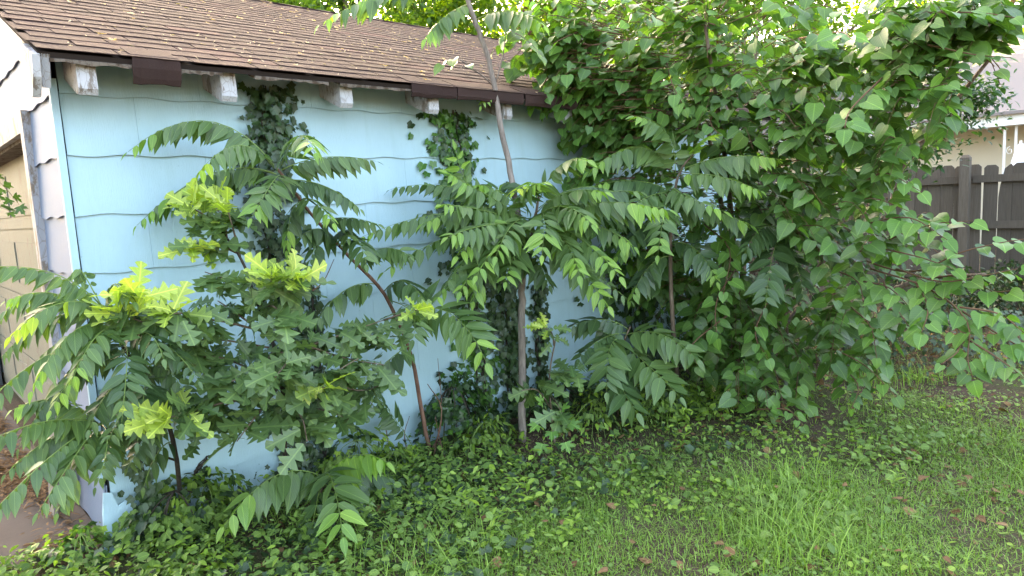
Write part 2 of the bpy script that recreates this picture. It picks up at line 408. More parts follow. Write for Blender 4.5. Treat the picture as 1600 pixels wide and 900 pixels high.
def frond(pl, base, ctrl, tip, n=9, L=.13, droop=40, face=.25, mk='toh', tipmk='toh_y', ntip=2, fwd=.38, start=.14, stalk='stalk', r=.0032, newest=None):
    """pinnate leaf: rachis along a bezier, leaflets in pairs"""
    base, ctrl, tip = Vector(base), Vector(ctrl), Vector(tip); L *= 1.03; droop *= .88; n = int(n * 1.3 + .5); face = min(.6, face + .06)
    B = lambda t: base * (1 - t) ** 2 + ctrl * 2 * t * (1 - t) + tip * t * t
    D = lambda t: ((ctrl - base) * (1 - t) + (tip - ctrl) * t).normalized()
    mb = MB(); mb.tube([B(i / 9) for i in range(10)], [r * (1 - .75 * i / 9) for i in range(10)], 5)
    rc = pl.part('frond', mb, M[stalk])
    rc_loc = Vector((0, 0, 0))
    for i in range(n + 1):
        t = start + (1 - start) * (i / n) ** .95
        tan = D(min(t, 1)); p = B(min(t, 1)); tocam = (CAM - p).normalized()
        hint = (UP * (1 - face) + tocam * face + Vector((random.gauss(0, .08), random.gauss(0, .08), 0))).normalized()
        N = (hint - tan * hint.dot(tan)).normalized(); Sd = tan.cross(N)
        size = L * (.78 + .34 * math.sin(math.pi * min(1, t * .9 + .1))) * (1 - .35 * max(0, t - .75) / .25) * random.uniform(.86, 1.12)
        for sgn in ((-1, 1) if i < n else (0,)):
            if i < n and random.random() < .05: continue
            dr = math.radians(droop + random.gauss(0, 11))
            if sgn == 0:
                d = (tan - UP * .25).normalized(); nn = N
            else:
                fw = fwd + .35 * t + random.gauss(0, .13)
                d = (Sd * sgn * math.cos(dr) + tan * fw - N * math.sin(dr) * .35 - UP * math.sin(dr) * .75).normalized()
                nn = (N + Sd * sgn * math.tan(min(dr, 1.25)) * .8 + Vector((random.gauss(0, .16), random.gauss(0, .16), random.gauss(0, .16)))).normalized()
            m = mk if i < n - ntip else tipmk
            if random.random() < .03: m = tipmk
            size *= random.uniform(.85, 1.08)
            pl.add(p + d * .004, frame(d, nn), size, random.choice(('lf0', 'lf0', 'lf1', 'lf2')), m, rc)
    return rc
def clusters(pl, pts, n, size, tks, mk, spread=.05, up=.5, parent=None, flat=.6, hang=.35, outdir=None):
    """leaves radiating from the tips of a twig"""
    for p in pts:
        p = Vector(p)
        for i in range(n):
            a = random.uniform(0, 2 * math.pi); d = Vector((math.cos(a), math.sin(a), random.gauss(up - .3, .35) - hang))
            if outdir is not None: d += Vector(outdir) * .7
            d.normalize(); nn = UP * flat + Vector((random.gauss(0, .35), random.gauss(-.35, .35), 0))
            pl.add(p + d * spread * random.random(), frame(d, nn), size * random.uniform(.7, 1.15), random.choice(tks), mk if isinstance(mk, str) else random.choice(mk), parent)
def leafy_twig(pl, pts, n, size, tks, mk, m='twig', r=.004, droop=.5, petiole=.3, parent=True, facing=.3, part='twig'):
    """alternate leaves along a twig"""
    P = smooth_path(pts, 4); mb = MB(); k = len(P)
    mb.tube(P, [r * (1 - .7 * i / (k - 1)) for i in range(k)], 5)
    tw = pl.part(part, mb, M[m]); sgn = 1
    for i in range(n):
        t = .12 + .88 * (i + .5) / n; q = t * (k - 1); j = min(int(q), k - 2); p = P[j].lerp(P[j + 1], q - j)
        tan = (P[j + 1] - P[j]).normalized(); side = tan.cross(UP); side = side.normalized() if side.length > .1 else CX.copy(); sgn = -sgn
        d = (side * sgn * random.uniform(.5, 1.) + tan * random.uniform(.2, .7) - UP * random.uniform(.1, 1.) * droop).normalized()
        if i == n - 1: d = (tan - UP * droop * .6).normalized()
        nn = (UP * (1 - facing) + (CAM - p).normalized() * facing + Vector((random.gauss(0, .25), random.gauss(0, .25), 0)))
        s_ = size * random.uniform(.65, 1.15) * (1 - .25 * t)
        pl.add(p + d * s_ * petiole, frame(d, nn), s_, random.choice(tks), mk if isinstance(mk, str) else random.choice(mk), tw)
    return tw
#==SETTING==
# ================================================================== the setting
def hgt(x, y):
    """gentle unevenness; a low bank against the wall"""
    z = .018 * math.sin(x * 2.3 + y) + .014 * math.sin(y * 3.1 - x * 1.7) + .008 * math.sin(x * 7 + y * 5)
    return z * min(1, max(0, (-y) * 2)) if x > -.2 else 0
def terrain():
    g1 = [-250, -120, -60, -30, -16, -9] + list(np.arange(-6, 14, .16)) + [15, 18, 24, 40, 80, 160, 300]
    g2 = [-200, -100, -50, -25, -14, -9] + list(np.arange(-6, 2.1, .16)) + [3, 5, 8, 14, 25, 50, 100, 200, 350]
    mb = MB(); nx, ny = len(g1), len(g2)
    mb.v = [(x, y, hgt(x, y) + (.006 * random.gauss(0, 1) if -6 < x < 14 and -6 < y < 0 else 0)) for y in g2 for x in g1]
    mb.f = [(j * nx + i, j * nx + i + 1, (j + 1) * nx + i + 1, (j + 1) * nx + i) for j in range(ny - 1) for i in range(nx - 1)]
    tag(mb.build('ground', M['soil'], smooth=True), kind='structure')
terrain()
mb = MB(); mb.box((-7, .10, -.1), (-.02, 5.6, .012)); tag(mb.build('driveway', M['conc']), kind='structure')

# ------------------------------------------------------------------ garage
GL, GD, EV, OV = 6.1, 5.5, 2.26, .30
PITCH = math.radians(22.6); TP = math.tan(PITCH)
G = empty('garage', (0, 0, 0), 'old pale blue garage with wavy siding and brown shingle roof behind the saplings', 'garage')
ROWS = [2.137 - .273 * k for k in range(9)]
def clip(poly, f):
    """Sutherland-Hodgman against f(p) >= 0"""
    out = []
    for i, p in enumerate(poly):
        q = poly[(i + 1) % len(poly)]; a, b = f(p), f(q)
        if a >= 0: out.append(p)
        if (a >= 0) != (b >= 0): t = a / (a - b); out.append((p[0] + (q[0] - p[0]) * t, p[1] + (q[1] - p[1]) * t))
    return out
def wavy(u0, u1, zb, zt, u_off):
    n = 13; us = [u0 + (u1 - u0) * i / (n - 1) for i in range(n)]
    return [(u, zb + .0055 * math.sin((u + u_off) * 2 * math.pi / .29)) for u in us] + [(u1, zt), (u0, zt)]
# side wall
mb = MB(); mb.box((.02, .012, 0), (GL, .10, 2.36)); wall = mb.build('wall', M['darkgap'], G)
zr = [2.41] + ROWS + [-.03]
zr = [2.137 + .273] + ROWS
rowsb = ROWS + [.012]
for k, zb in enumerate(rowsb):
    zt = (2.345 if k == 0 else rowsb[k - 1]) + .012; u = .012; first = True; j = 0
    while u < GL:
        wdt = .61 if not (first and k % 2) else .305; first = False; u1 = min(u + wdt, GL)
        if u1 - u > .05:
            p = wavy(u, u1 - .0010, zb, zt, k * .11); mb = MB(); tilt = random.uniform(-.0008, .0008)
            fn = lambda a, z, d, zb=zb, zt=zt, tl=tilt: (a, -.016 + .013 * (z - zb) / (zt - zb) + tl + d * .006, z)
            mb.prism(p, fn, 1.0); mb.build('siding_shingle', M['blue'], wall)
        u = u1; j += 1
# front wall with the door opening and gable
DY0, DY1, DZ = .74, 4.76, 2.05
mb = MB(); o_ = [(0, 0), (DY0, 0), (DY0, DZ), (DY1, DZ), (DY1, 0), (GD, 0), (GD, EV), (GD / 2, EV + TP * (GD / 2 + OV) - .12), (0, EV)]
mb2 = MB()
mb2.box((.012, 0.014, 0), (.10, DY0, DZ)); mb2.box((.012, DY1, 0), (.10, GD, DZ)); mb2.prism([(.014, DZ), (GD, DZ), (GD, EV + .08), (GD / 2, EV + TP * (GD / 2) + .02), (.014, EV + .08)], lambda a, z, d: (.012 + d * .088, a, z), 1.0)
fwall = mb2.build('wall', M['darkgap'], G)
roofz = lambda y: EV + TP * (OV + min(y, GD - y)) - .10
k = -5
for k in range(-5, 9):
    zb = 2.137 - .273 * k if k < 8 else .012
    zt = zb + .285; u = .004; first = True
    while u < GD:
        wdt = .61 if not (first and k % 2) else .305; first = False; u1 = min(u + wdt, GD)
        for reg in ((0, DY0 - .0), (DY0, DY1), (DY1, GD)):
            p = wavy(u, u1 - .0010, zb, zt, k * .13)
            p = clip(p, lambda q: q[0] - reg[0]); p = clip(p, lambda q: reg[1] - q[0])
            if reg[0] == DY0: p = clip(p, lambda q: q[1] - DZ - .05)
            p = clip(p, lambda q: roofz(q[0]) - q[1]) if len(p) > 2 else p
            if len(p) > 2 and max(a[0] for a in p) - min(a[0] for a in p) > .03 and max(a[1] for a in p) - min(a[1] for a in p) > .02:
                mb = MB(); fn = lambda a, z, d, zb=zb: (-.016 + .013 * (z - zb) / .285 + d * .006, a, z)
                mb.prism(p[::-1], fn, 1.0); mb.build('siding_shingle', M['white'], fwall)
        u = u1
mb = MB(); mb.box((GL, .0, 0), (GL + .09, GD, EV + .05)); mb.prism([(.01, EV + .05), (GD - .01, EV + .05), (GD / 2, EV + TP * GD / 2)], lambda a, z, d: (GL + .002 + d * .08, a, z), 1.); mb.build('wall', M['blue'], G)
mb = MB(); mb.box((.11, GD, 0), (GL, GD + .09, EV + .05)); mb.build('wall', M['blue'], G)
# corner strip, broken low down
mb = MB(); mb.box((-.026, -.026, .34), (.004, .004, 2.20)); mb.build('corner_strip', M['trimblue'], G)
mb = MB(); mb.prism([(-.05, .0), (.14, .0), (.12, .08), (.13, .15), (.09, .22), (.04, .20), (.02, .27), (-.015, .28), (-.03, .18)], lambda a, z, d: (a - .01, -.034 - d * .010 - .05 * (1 - z / .3) ** 2, z), 1.); mb.build('corner_base_board', M['trimblue'], G)
# overhead door with panels, frame
DX = .13
door = MB(); door.box((DX, DY0, .03), (DX + .04, DY1, DZ)); door = door.build('door', M['door'], G)
for i in range(4):
    z0 = .035 + i * (DZ - .04) / 4; z1 = z0 + (DZ - .04) / 4 - .012
    mb = MB(); mb.box((DX - .012, DY0 + .004, z0), (DX + .002, DY1 - .004, z1)); pn = mb.build('door_section', M['door'], door)
    for j in range(4):
        y0 = DY0 + .10 + j * (DY1 - DY0 - .1) / 4; y1 = y0 + (DY1 - DY0 - .1) / 4 - .10
        mb = MB(); mb.box((DX - .020, y0, z0 + .09), (DX - .010, y1, z1 - .09)); mb.build('door_panel', M['door'], door)
mb = MB(); mb.box((-.045, DY0 - .085, .05), (.0, DY0 + .012, DZ + .10), .004); mb.build('door_jamb', M['peel2'], G)
mb = MB(); mb.box((-.02, DY0 + .012, .0), (DX + .03, DY0 + .03, DZ)); mb.build('door_jamb', M['peel'], G)
mb = MB(); mb.box((-.045, DY1 - .012, .05), (.0, DY1 + .085, DZ + .10), .004); mb.build('door_jamb', M['peel2'], G)
mb = MB(); mb.box((-.04, DY0 + .014, DZ), (.0, DY1 - .014, DZ + .095), .003); mb.build('door_lintel', M['peel2'], G)
mb = MB(); mb.box((.0, DY0 + .03, DZ - .02), (DX + .03, DY1, DZ + .01)); mb.build('door_lintel', M['rotwood'], G)
# roof: slope-plane coordinates (u along x, s up the slope)
SL = (GD / 2 + OV) / math.cos(PITCH)
def rp(u, s, h=0): return Vector((u, -OV + s * math.cos(PITCH) - h * math.sin(PITCH), EV + s * math.sin(PITCH) + h * math.cos(PITCH)))
RX0, RX1 = -.10, GL + .12
mb = MB(); mb.prism([(RX0, .0), (RX1, .0), (RX1, SL), (RX0, SL)], lambda u, s, d: rp(u, s, -.004 - d * .02), 1.)
roof = mb.build('roof', M['felt'], G)
mb = MB(); mb.prism([(RX0, -SL), (RX1, -SL), (RX1, -.0), (RX0, -.0)], lambda u, s, d: (u, GD / 2 - s * math.cos(PITCH), EV + SL * math.sin(PITCH) + s * math.sin(PITCH) + .004 - d * .025), 1.); mb.build('far_slope', M['shingle'], roof)
EXP = .127; tabs = []
def tab_mesh(v):
    r_ = random.Random(v); w0, h = .2985, .20
    n = 5; low = [(-w0 / 2 + w0 * i / (n - 1), r_.uniform(-.006, .003) * (1.6 if i in (0, n - 1) else 1)) for i in range(n)]
    mb = MB(); poly = low + [(w0 / 2, h), (-w0 / 2, h)]
    mb.prism(poly, lambda a, s, d: (a, s, .006 * (1 - s / h) + (.0 if d else .003) + r_.uniform(0, .0016)), 1.); return mb
tabm = [tab_mesh(v).mesh('shingle', M['shingle']) for v in range(8)]
for c in range(int(SL / EXP) + 1):
    s = c * EXP - .012; off = (.1525 if c % 2 else 0) + random.uniform(-.02, .02)
    u = RX0 - .0 + .15 - off
    while u - .15 < RX1 - .02:
        if s + .18 < SL + .10:
            sag = .012 * math.sin(u * .9 + 1) * (s / SL)
            tabs.append((rp(u, s, .0035 + random.uniform(0, .002)), random.randrange(8), random.gauss(0, .012), c))
        u += .3055 + random.uniform(-.001, .002)
tabs.sort(key=lambda t: (t[0] - CAM).length)
RB = Matrix(((1, 0, 0), (0, math.cos(PITCH), -math.sin(PITCH)), (0, math.sin(PITCH), math.cos(PITCH)))).to_4x4()
far = MB()
for i, (p, v, rot, c) in enumerate(tabs):
    Mx = Matrix.Translation(p) @ RB @ Matrix.Rotation(rot, 4, 'Z')
    le = RX0 - .02
    if p.x + .15 < le + .03: continue
    if p.x - .15 < le: k_ = (p.x + .15 - le) / .3; Mx = Matrix.Translation(Vector(((le + p.x + .15) / 2, p.y, p.z))) @ RB @ Matrix.Diagonal((k_, 1, 1, 1))
    if i < 300:
        o = bpy.data.objects.new('shingle', tabm[v]); link(o, roof); o.matrix_basis = Mx
    else: far.add([Mx @ q.co for q in tabm[v].vertices], [tuple(q.vertices) for q in tabm[v].polygons])
tag(far.build('shingle_field', M['shingle'], roof), kind='stuff')
mb = MB()
for i in range(21):
    x = RX0 + .3 * i; mb = MB()
    mb.prism([(x, -.12), (x + .315, -.12), (x + .315, .12), (x, .12)], lambda u, s, d, x=x: (u, GD / 2 + s, EV + SL * math.sin(PITCH) + .020 - abs(s) * TP + (x + .3 - u) * .03 - d * .008), 1.); mb.build('ridge_shingle', M['shingle'], roof)
# rake (barge) boards on the front gable, fascia end, rafter tails, eave boards
mb = MB(); mb.prism([(.0, -.012), (SL, -.012), (SL, -.15), (.0, -.15)], lambda s, h, d: rp(RX0 + .012 + d * .03, s, h), 1.); mb.build('barge_board', M['peel2'], roof)
mb = MB(); mb.prism([(-.04, -.012), (.16, -.012), (.13, -.10), (.05, -.21), (-.02, -.19), (-.05, -.10)], lambda s, h, d: rp(RX0 - .024 + d * .03, s + .02, h), 1.); mb.build('barge_board_end', M['peel'], roof)
for i in range(10):
    x = .05 + .61 * i + random.uniform(-.02, .02); y0 = -.235 + random.uniform(-.02, .02); wd = .075; h0 = EV - .012 + TP * (OV + y0)
    dz = .145 + random.uniform(-.012, .012)
    mb = MB(); poly = [(y0, h0 - .008), (.10, h0 + TP * (.10 - y0) - .03), (.10, h0 + TP * (.1 - y0) - .15), (y0 + .055, h0 - dz + .012), (y0 + .012, h0 - dz - .004), (y0 - .004, h0 - dz + .02)]
    mb.prism([(a, b - .012) for a, b in poly], lambda a, z, d, x=x: (x + d * .075, a, z), 1.); mb.build('rafter_tail', M['peel'], roof)
for x0, x1 in ((-.06, .26), (.44, .64), (.80, 1.2), (1.27, 2.0), (2.02, 3.5), (3.52, 6.1)):
    mb = MB(); n = 12
    low = [(x0 + (x1 - x0) * i / n, -.034 - random.uniform(0, .012)) for i in range(n + 1)]
    mb.prism(low + [(x1, -.026), (x0, -.026)], lambda u, h, d: rp(u, -.006 + d * .09, h), 1.); mb.build('sheathing_board', M['rotwood'], roof)
# loose shingles hanging over the edge
for x0, x1, hl in ((.245, .445, .10), (1.72, 2.05, .055), (2.06, 2.62, .055), (2.64, 3.2, .06)):
    mb = MB(); n = 6
    prof = [(.16, .016), (.02, .017), (-.012, .008), (-.026, -.03), (-.030, -hl * .7), (-.028, -hl)]
    V = []
    for j, (s, h) in enumerate(prof):
        for i in range(n + 1):
            u = x0 + (x1 - x0) * i / n; V.append(rp(u + random.uniform(-.002, .002), s + .004 * math.sin(i * 1.9), h + (random.uniform(-.007, .007) if j > 3 else 0)))
    m_ = len(V); V2 = [v + Vector((0, .006, -.002)) for v in V]
    f = [(j * (n + 1) + i, j * (n + 1) + i + 1, (j + 1) * (n + 1) + i + 1, (j + 1) * (n + 1) + i) for j in range(len(prof) - 1) for i in range(n)]
    f += [tuple(q + m_ for q in reversed(t)) for t in f]
    last = (len(prof) - 1) * (n + 1); f += [(last + i, last + i + 1, last + i + 1 + m_, last + i + m_) for i in range(n)]
    f += [(j * (n + 1), (j + 1) * (n + 1), (j + 1) * (n + 1) + m_, j * (n + 1) + m_) for j in range(len(prof) - 1)]
    mb.add(V + V2, f); mb.build('loose_shingle', M['shingle'], roof)
# leaning weathered plank by the door corner
mb = MB(); mb.prism([(.02, 0), (.16, 0), (.30, .50), (.02, .62)], lambda a, z, d: (-.16 + .10 * z + d * .02, .50 - a + .18, z + .03), 1.)
tag(mb.build('weathered_board', M['oldwood']), 'grey weathered board leaning beside the garage door corner', 'board')

# ------------------------------------------------------------------ fence
FX = 9.0
fn_ = empty('board_fence', (FX, -1.2, 0), 'weathered grey wooden board fence behind the overhanging branches', 'fence')
y = -4.2; i = 0
while y < 3.4:
    wd = .138 + random.uniform(-.004, .004); h = 1.72 + random.uniform(-.025, .02); mb = MB(); tl = random.gauss(0, .003)
    cut = .03; broken = -1.78 < y < -1.63
    poly = [(0, .03), (wd, .03), (wd, h - cut), (wd - cut, h), (cut, h), (0, h - cut)]
    if broken: poly = [(0, .03), (wd - .002, .03), (wd - .006, 1.32), (wd - .02, 1.45), (wd - .06, h - .05), (.02, h), (0, h - .03)]
    mb.prism(poly, lambda a, z, d, y=y, tl=tl: (FX + .02 + d * .018 + random.uniform(0, .003), y + a + tl * z, z), 1.); mb.build('picket', M['fence'], fn_, off=fn_.location)
    y += wd + random.choice((.003, .005, .007, .010)); i += 1
for yp in (-3.72, -1.30, 1.12, 3.2):
    mb = MB(); s_ = .05
    mb.box((FX - .13, yp - s_, 0), (FX - .03, yp + s_, 1.80)); n0 = len(mb.v)
    mb.add([(FX - .13, yp - s_, 1.80), (FX - .03, yp - s_, 1.80), (FX - .03, yp + s_, 1.80), (FX - .13, yp + s_, 1.80), (FX - .105, yp - .025, 1.835), (FX - .055, yp - .025, 1.835), (FX - .055, yp + .025, 1.835), (FX - .105, yp + .025, 1.835)], [(4, 5, 6, 7), (0, 1, 5, 4), (1, 2, 6, 5), (2, 3, 7, 6), (3, 0, 4, 7)])
    mb.build('post', M['fence'], fn_, off=fn_.location)
for z in (.35, .96, 1.50):
    for y0, y1 in ((-4.2, -1.36), (-1.24, 1.06), (1.18, 3.14)):
        mb = MB(); mb.box((FX - .022, y0, z), (FX + .016, y1, z + .085), .004); mb.build('rail', M['fence'], fn_, off=fn_.location)

# ------------------------------------------------------------------ neighbour's house
HX = 17.0
H = empty('house', (HX, -1, 0), 'cream sided house with white fascia and grey roof beyond the fence', 'house')
HY0, HY1 = -9., 9.
mb = MB(); mb.box((HX + 1.2, HY0, 0), (HX + 9, HY1, 2.75)); wl = mb.build('wall', M['housewall'], H, off=H.location)
for i in range(12):
    z = .5 + i * .19
    mb = MB(); mb.prism([(HX + 1.195, z), (HX + 1.17, z), (HX + 1.19, z + .187), (HX + 1.195, z + .187)], lambda a, q, d: (a, HY0 + d * (HY1 - HY0), q), 1.); mb.build('siding_board', M['housewall'], wl)
mb = MB(); mb.box((HX, HY0, 2.62), (HX + .03, HY1, 2.90)); mb.build('fascia', M['housewhite'], H, off=H.location)
mb = MB(); mb.box((HX + .03, HY0, 2.66), (HX + 1.2, HY1, 2.70)); mb.build('soffit', M['housewhite'], H, off=H.location)
hp = math.radians(24)
mb = MB(); mb.prism([(HX - .12, 2.9), (HX + 5.2, 2.9 + 5.3 * math.tan(hp)), (HX + 5.2, 2.84 + 5.3 * math.tan(hp)), (HX - .12, 2.84)], lambda a, z, d: (a, HY0 - .3 + d * (HY1 - HY0 + .6), z), 1.); hr = mb.build('roof', M['houseroof'], H, off=H.location)
for c in range(28):   # shingle courses
    a0 = c * .19; x0 = HX - .13 + a0 * math.cos(hp); z0 = 2.905 + a0 * math.sin(hp); mb = MB()
    mb.prism([(x0, z0 + .012), (x0 + .19 * math.cos(hp), z0 + .19 * math.sin(hp) + .002), (x0 + .19 * math.cos(hp), z0 + .19 * math.sin(hp) - .01), (x0, z0 - .01)], lambda a, z, d: (a, HY0 - .3 + d * (HY1 - HY0 + .6), z), 1.); mb.build('shingle_course', M['houseroof'], hr)
for yp in (-.13, .07):
    mb = MB(); mb.tube([(HX + .2, yp, 0), (HX + .2, yp, 2.66)], [.028, .028], 8); mb.build('porch_post', M['iron'], H, off=H.location)
mb = MB()
for zc in (.9, 1.3, 1.7, 2.1):
    a = [(HX + .2, -.03 + .07 * math.sin(t * .7) * (1 - t / 14), zc + .09 * math.cos(t * .7) * (1 - t / 16)) for t in range(12)]
    mb.tube(a, [.008] * 12, 5)
tag(mb.build('post_scroll', M['iron'], H, off=H.location), kind='stuff')
for yp in (2.5, 3.4):
    mb = MB(); mb.box((HX + .18, yp, 0), (HX + .24, yp + .06, 2.66)); mb.build('porch_post', M['iron'], H, off=H.location)
mb = MB(); mb.box((HX + 1.13, -2.2, .9), (HX + 1.168, -.75, 2.4)); wn = mb.build('window', M['housewhite'], H, off=H.location)
mb = MB(); mb.box((HX + 1.12, -2.12, .98), (HX + 1.128, -.83, 2.32)); mb.build('pane', M['glass'], wn)
mb = MB(); c_ = (HX - 3.2, -3.32)
um = empty('patio_umbrella', (HX - 3.2, -.88, 0), 'folded white patio umbrella standing beyond the fence at the right edge', 'umbrella')
mb.tube([(0, 0, 0), (0, 0, 2.15)], [.02, .02], 8); mb.build('pole', M['iron'], um)
mb = MB(); n = 16; prof = [(.03, 2.10), (.07, 1.95), (.12, 1.7), (.17, 1.3), (.15, 1.05)]
mb.add([((r + (.035 if k % 2 else -.02) * min(1, r * 8)) * math.cos(2 * math.pi * k / n), (r + (.035 if k % 2 else -.02) * min(1, r * 8)) * math.sin(2 * math.pi * k / n), z) for r, z in prof for k in range(n)], [(i * n + k, i * n + (k + 1) % n, (i + 1) * n + (k + 1) % n, (i + 1) * n + k) for i in range(len(prof) - 1) for k in range(n)] + [tuple(range(n))])
mb.build('canopy', M['canvas'], um)

# ------------------------------------------------------------------ trees
def tree(label, base, h, crown, n, size, mk, bark='bark', r=.2, lean=(0, 0), name='tree', group='trees beyond the garage'):
    t = empty(name, base, label, 'tree', group); b = Vector((0, 0, 0)); top = Vector((lean[0], lean[1], h * .8))
    mb = MB(); P = smooth_path([b, b.lerp(top, .35) + Vector((random.gauss(0, .12), random.gauss(0, .12), 0)), b.lerp(top, .7) + Vector((random.gauss(0, .2), random.gauss(0, .2), 0)), top], 5)
    mb.tube(P, [r * (1 - .8 * i / (len(P) - 1)) for i in range(len(P))], 9); mb.build('trunk', M[bark], t, smooth=True)
    pos, cen = [], []
    for (cx, cy, cz, rx, ry, rz) in crown:
        c = Vector((cx, cy, cz)); st = P[min(len(P) - 1, max(3, int(len(P) * min(.95, cz / h * .8))))]
        mb = MB(); mid = st.lerp(c, .5) + Vector((0, 0, .25)); pp = smooth_path([st, mid, c], 4); mb.tube(pp, [r * .38 * (1 - .8 * i / (len(pp) - 1)) for i in range(len(pp))], 6); mb.build('limb', M[bark], t, smooth=True)
        vol = rx * ry * rz; k = max(6, int(9 * vol ** .4))
        for _ in range(k):   # leaf clumps through the volume
            q = rng.normal(size=3); q /= np.linalg.norm(q); q *= rng.uniform(.35, 1.0) ** .6
            cc = np.array((cx, cy, cz)) + q * (rx, ry, rz); cen.append((cc, .45 * min(rx, ry, rz)))
    per = max(8, n // max(1, len(cen)))
    for cc, cr in cen:
        pos.append(cc + rng.normal(size=(per, 3)) * cr * (.62, .62, .42))
    pos = np.concatenate(pos); k = len(pos)
    d = rng.normal(size=(k, 3)); d[:, 2] = d[:, 2] * .5 - .35; nn = rng.normal(size=(k, 3)) * .6 + (0, 0, 1)
    ob = joined('crown', [('quad', pos, np_frames(d, nn), size * rng.uniform(.7, 1.3, k))], mk, t)
    return t
def cr(n, c, R, rr):
    return [(c[0] + random.uniform(-1, 1) * R[0], c[1] + random.uniform(-1, 1) * R[1], c[2] + random.uniform(-1, 1) * R[2], rr * random.uniform(.8, 1.3), rr * random.uniform(.8, 1.3), rr * random.uniform(.7, 1.)) for _ in range(n)]
tree('tall tree with yellow lit leaves behind the ridge, left of the pole sapling', (9.2, 12.5, 0), 11, cr(9, (0, 0, 6.6), (2.2, 1.8, 2.6), 1.3), 9000, .17, 'tree', r=.17)
tree('slim tree rising behind the middle of the garage ridge', (11.2, 12.8, 0), 11, cr(9, (0, 0, 6.8), (2, 1.8, 2.6), 1.3), 9000, .17, 'tree', r=.16)
tree('sunlit tree behind the garage ridge beside the pole sapling', (13.2, 11.8, 0), 10, cr(9, (0, 0, 6.0), (2.2, 2, 2.6), 1.3), 9000, .17, 'tree', r=.20, bark='bark_red')
tree('bright leaved tree glimpsed through the upper middle of the big bush', (14.5, 5.4, 0), 9, cr(9, (0, 0, 5.2), (2, 2.2, 2.6), 1.3), 9000, .16, 'tree', r=.16, bark='bark_red')
tree('bright leaved tree glimpsed left of the house roof', (19.5, 5.5, 0), 10, cr(9, (0, 0, 6.0), (2.6, 2.2, 2.8), 1.5), 8000, .18, 'tree', r=.2)
tree('tall tree standing above the house roof at the right edge', (27, 2.0, 0), 12, cr(9, (0, 0, 8), (3, 4, 2.6), 1.8), 7000, .24, 'tree', r=.25)
for i, (x, y, h) in enumerate(((2.2, 15.5, 11), (6, 17.5, 12), (15.5, 17, 13), (20, 13.5, 12), (10.5, 20, 14), (25, 12, 13), (24, 19, 14), (16.5, 9.5, 11), (7.5, 13.5, 10.5))):  # row put in to block the low sun, part of it out of view
    tree('deep green tree in the sun blocking row added far behind the garage', (x, y, 0), h, cr(10, (0, 0, h * .56), (2.2, 1.6, h * .30), 1.6), 7000, .24, 'tree_dk', r=.22)
for x, y, h, lab in ((-8.5, 5.5, 9, 'broad unseen tree added across the driveway to shade the garage door'), (-8.0, .5, 8.5, 'unseen tree added beside the driveway to shade the garage front')):  # two trees added out of view to keep skylight off the garage front
    tree(lab, (x, y, 0), h, cr(9, (0, 0, h * .5), (1.8, 2.2, h * .28), 1.6), 6000, .26, 'tree_dk', r=.24, group='added trees shading the garage front')
# ================================================================== ivy on the wall
def ivy(label, pts, width, n, size=.045, mks=('ivy', 'ivy', 'ivy', 'ivy_y'), depth=.06, group='ivy climbing the blue wall', name='ivy_vine', limit=300):
    """pts: points on the wall, top first; width list"""
    P = smooth_path(pts, 6); k = len(P)
    pl = Plant(name, (P[-1].x, P[-1].y, 0), label, 'ivy', group)
    for s in range(4):
        o = random.uniform(-.6, .6)
        q = [p + Vector((o * width * .35 + .012 * math.sin(i * 1.3 + s * 2), -.012 - .006 * s, 0)) for i, p in enumerate(P)]
        mb = MB(); mb.tube(q, [.003 + .006 * i / k for i in range(k)], 5); pl.part('stem', mb, M['bark_dk'])
    for _ in range(n):
        t = random.random() * (k - 1); j = min(int(t), k - 2); p = P[j].lerp(P[j + 1], t - j)
        prof = width * (.85 + .15 * min(1, t / (k * .12))) * (.8 + .25 * math.sin(t * 1.7) + .15 * math.sin(t * 4.1))
        x = random.gauss(0, .42) * prof; dep = depth * max(.15, 1 - (abs(x) / max(.01, prof)) ** 2) * random.random()
        pos = p + Vector((x, -.012 - dep, random.gauss(0, .02)))
        d = Vector((random.gauss(0, .55) + x * 2, random.uniform(-.35, 0), -1 + random.gauss(0, .35))).normalized()
        nn = Vector((random.gauss(0, .4) + x * 1.5, -1, random.uniform(.1, .9)))
        pl.add(pos, frame(d, nn), size * random.uniform(.55, 1.25), random.choice(('ivy0', 'ivy1')), random.choice(mks))
    return pl.finish()
W = lambda px, py, y=0: onwall(px, py, y)
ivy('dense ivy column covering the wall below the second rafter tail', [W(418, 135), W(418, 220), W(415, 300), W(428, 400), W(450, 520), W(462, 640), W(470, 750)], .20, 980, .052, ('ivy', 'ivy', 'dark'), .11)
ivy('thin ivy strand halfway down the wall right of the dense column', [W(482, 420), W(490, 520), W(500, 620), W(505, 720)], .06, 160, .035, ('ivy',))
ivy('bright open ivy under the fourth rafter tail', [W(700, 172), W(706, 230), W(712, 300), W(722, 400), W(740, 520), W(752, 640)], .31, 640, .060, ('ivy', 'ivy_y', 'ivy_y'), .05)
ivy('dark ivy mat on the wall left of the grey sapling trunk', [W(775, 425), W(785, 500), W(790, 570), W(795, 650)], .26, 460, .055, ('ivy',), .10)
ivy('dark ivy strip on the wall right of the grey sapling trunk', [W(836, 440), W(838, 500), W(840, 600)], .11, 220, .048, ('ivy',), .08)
ivy('ivy hanging low at the garage corner beside the broken blue board', [W(215, 700, -.05), W(222, 780, -.06), W(228, 835, -.08)], .11, 170, .045, ('ivy',), .10)
ivy('few ivy leaves on thin runners low on the wall', [W(318, 712), W(300, 745), W(345, 765)], .10, 9, .055, ('ivy',), .01)
ivy('ivy far along the wall behind the big bush', [W(960, 420), W(990, 470), W(1000, 540), W(1010, 590)], .7, 420, .07, ('ivy', 'shrub'), .2)

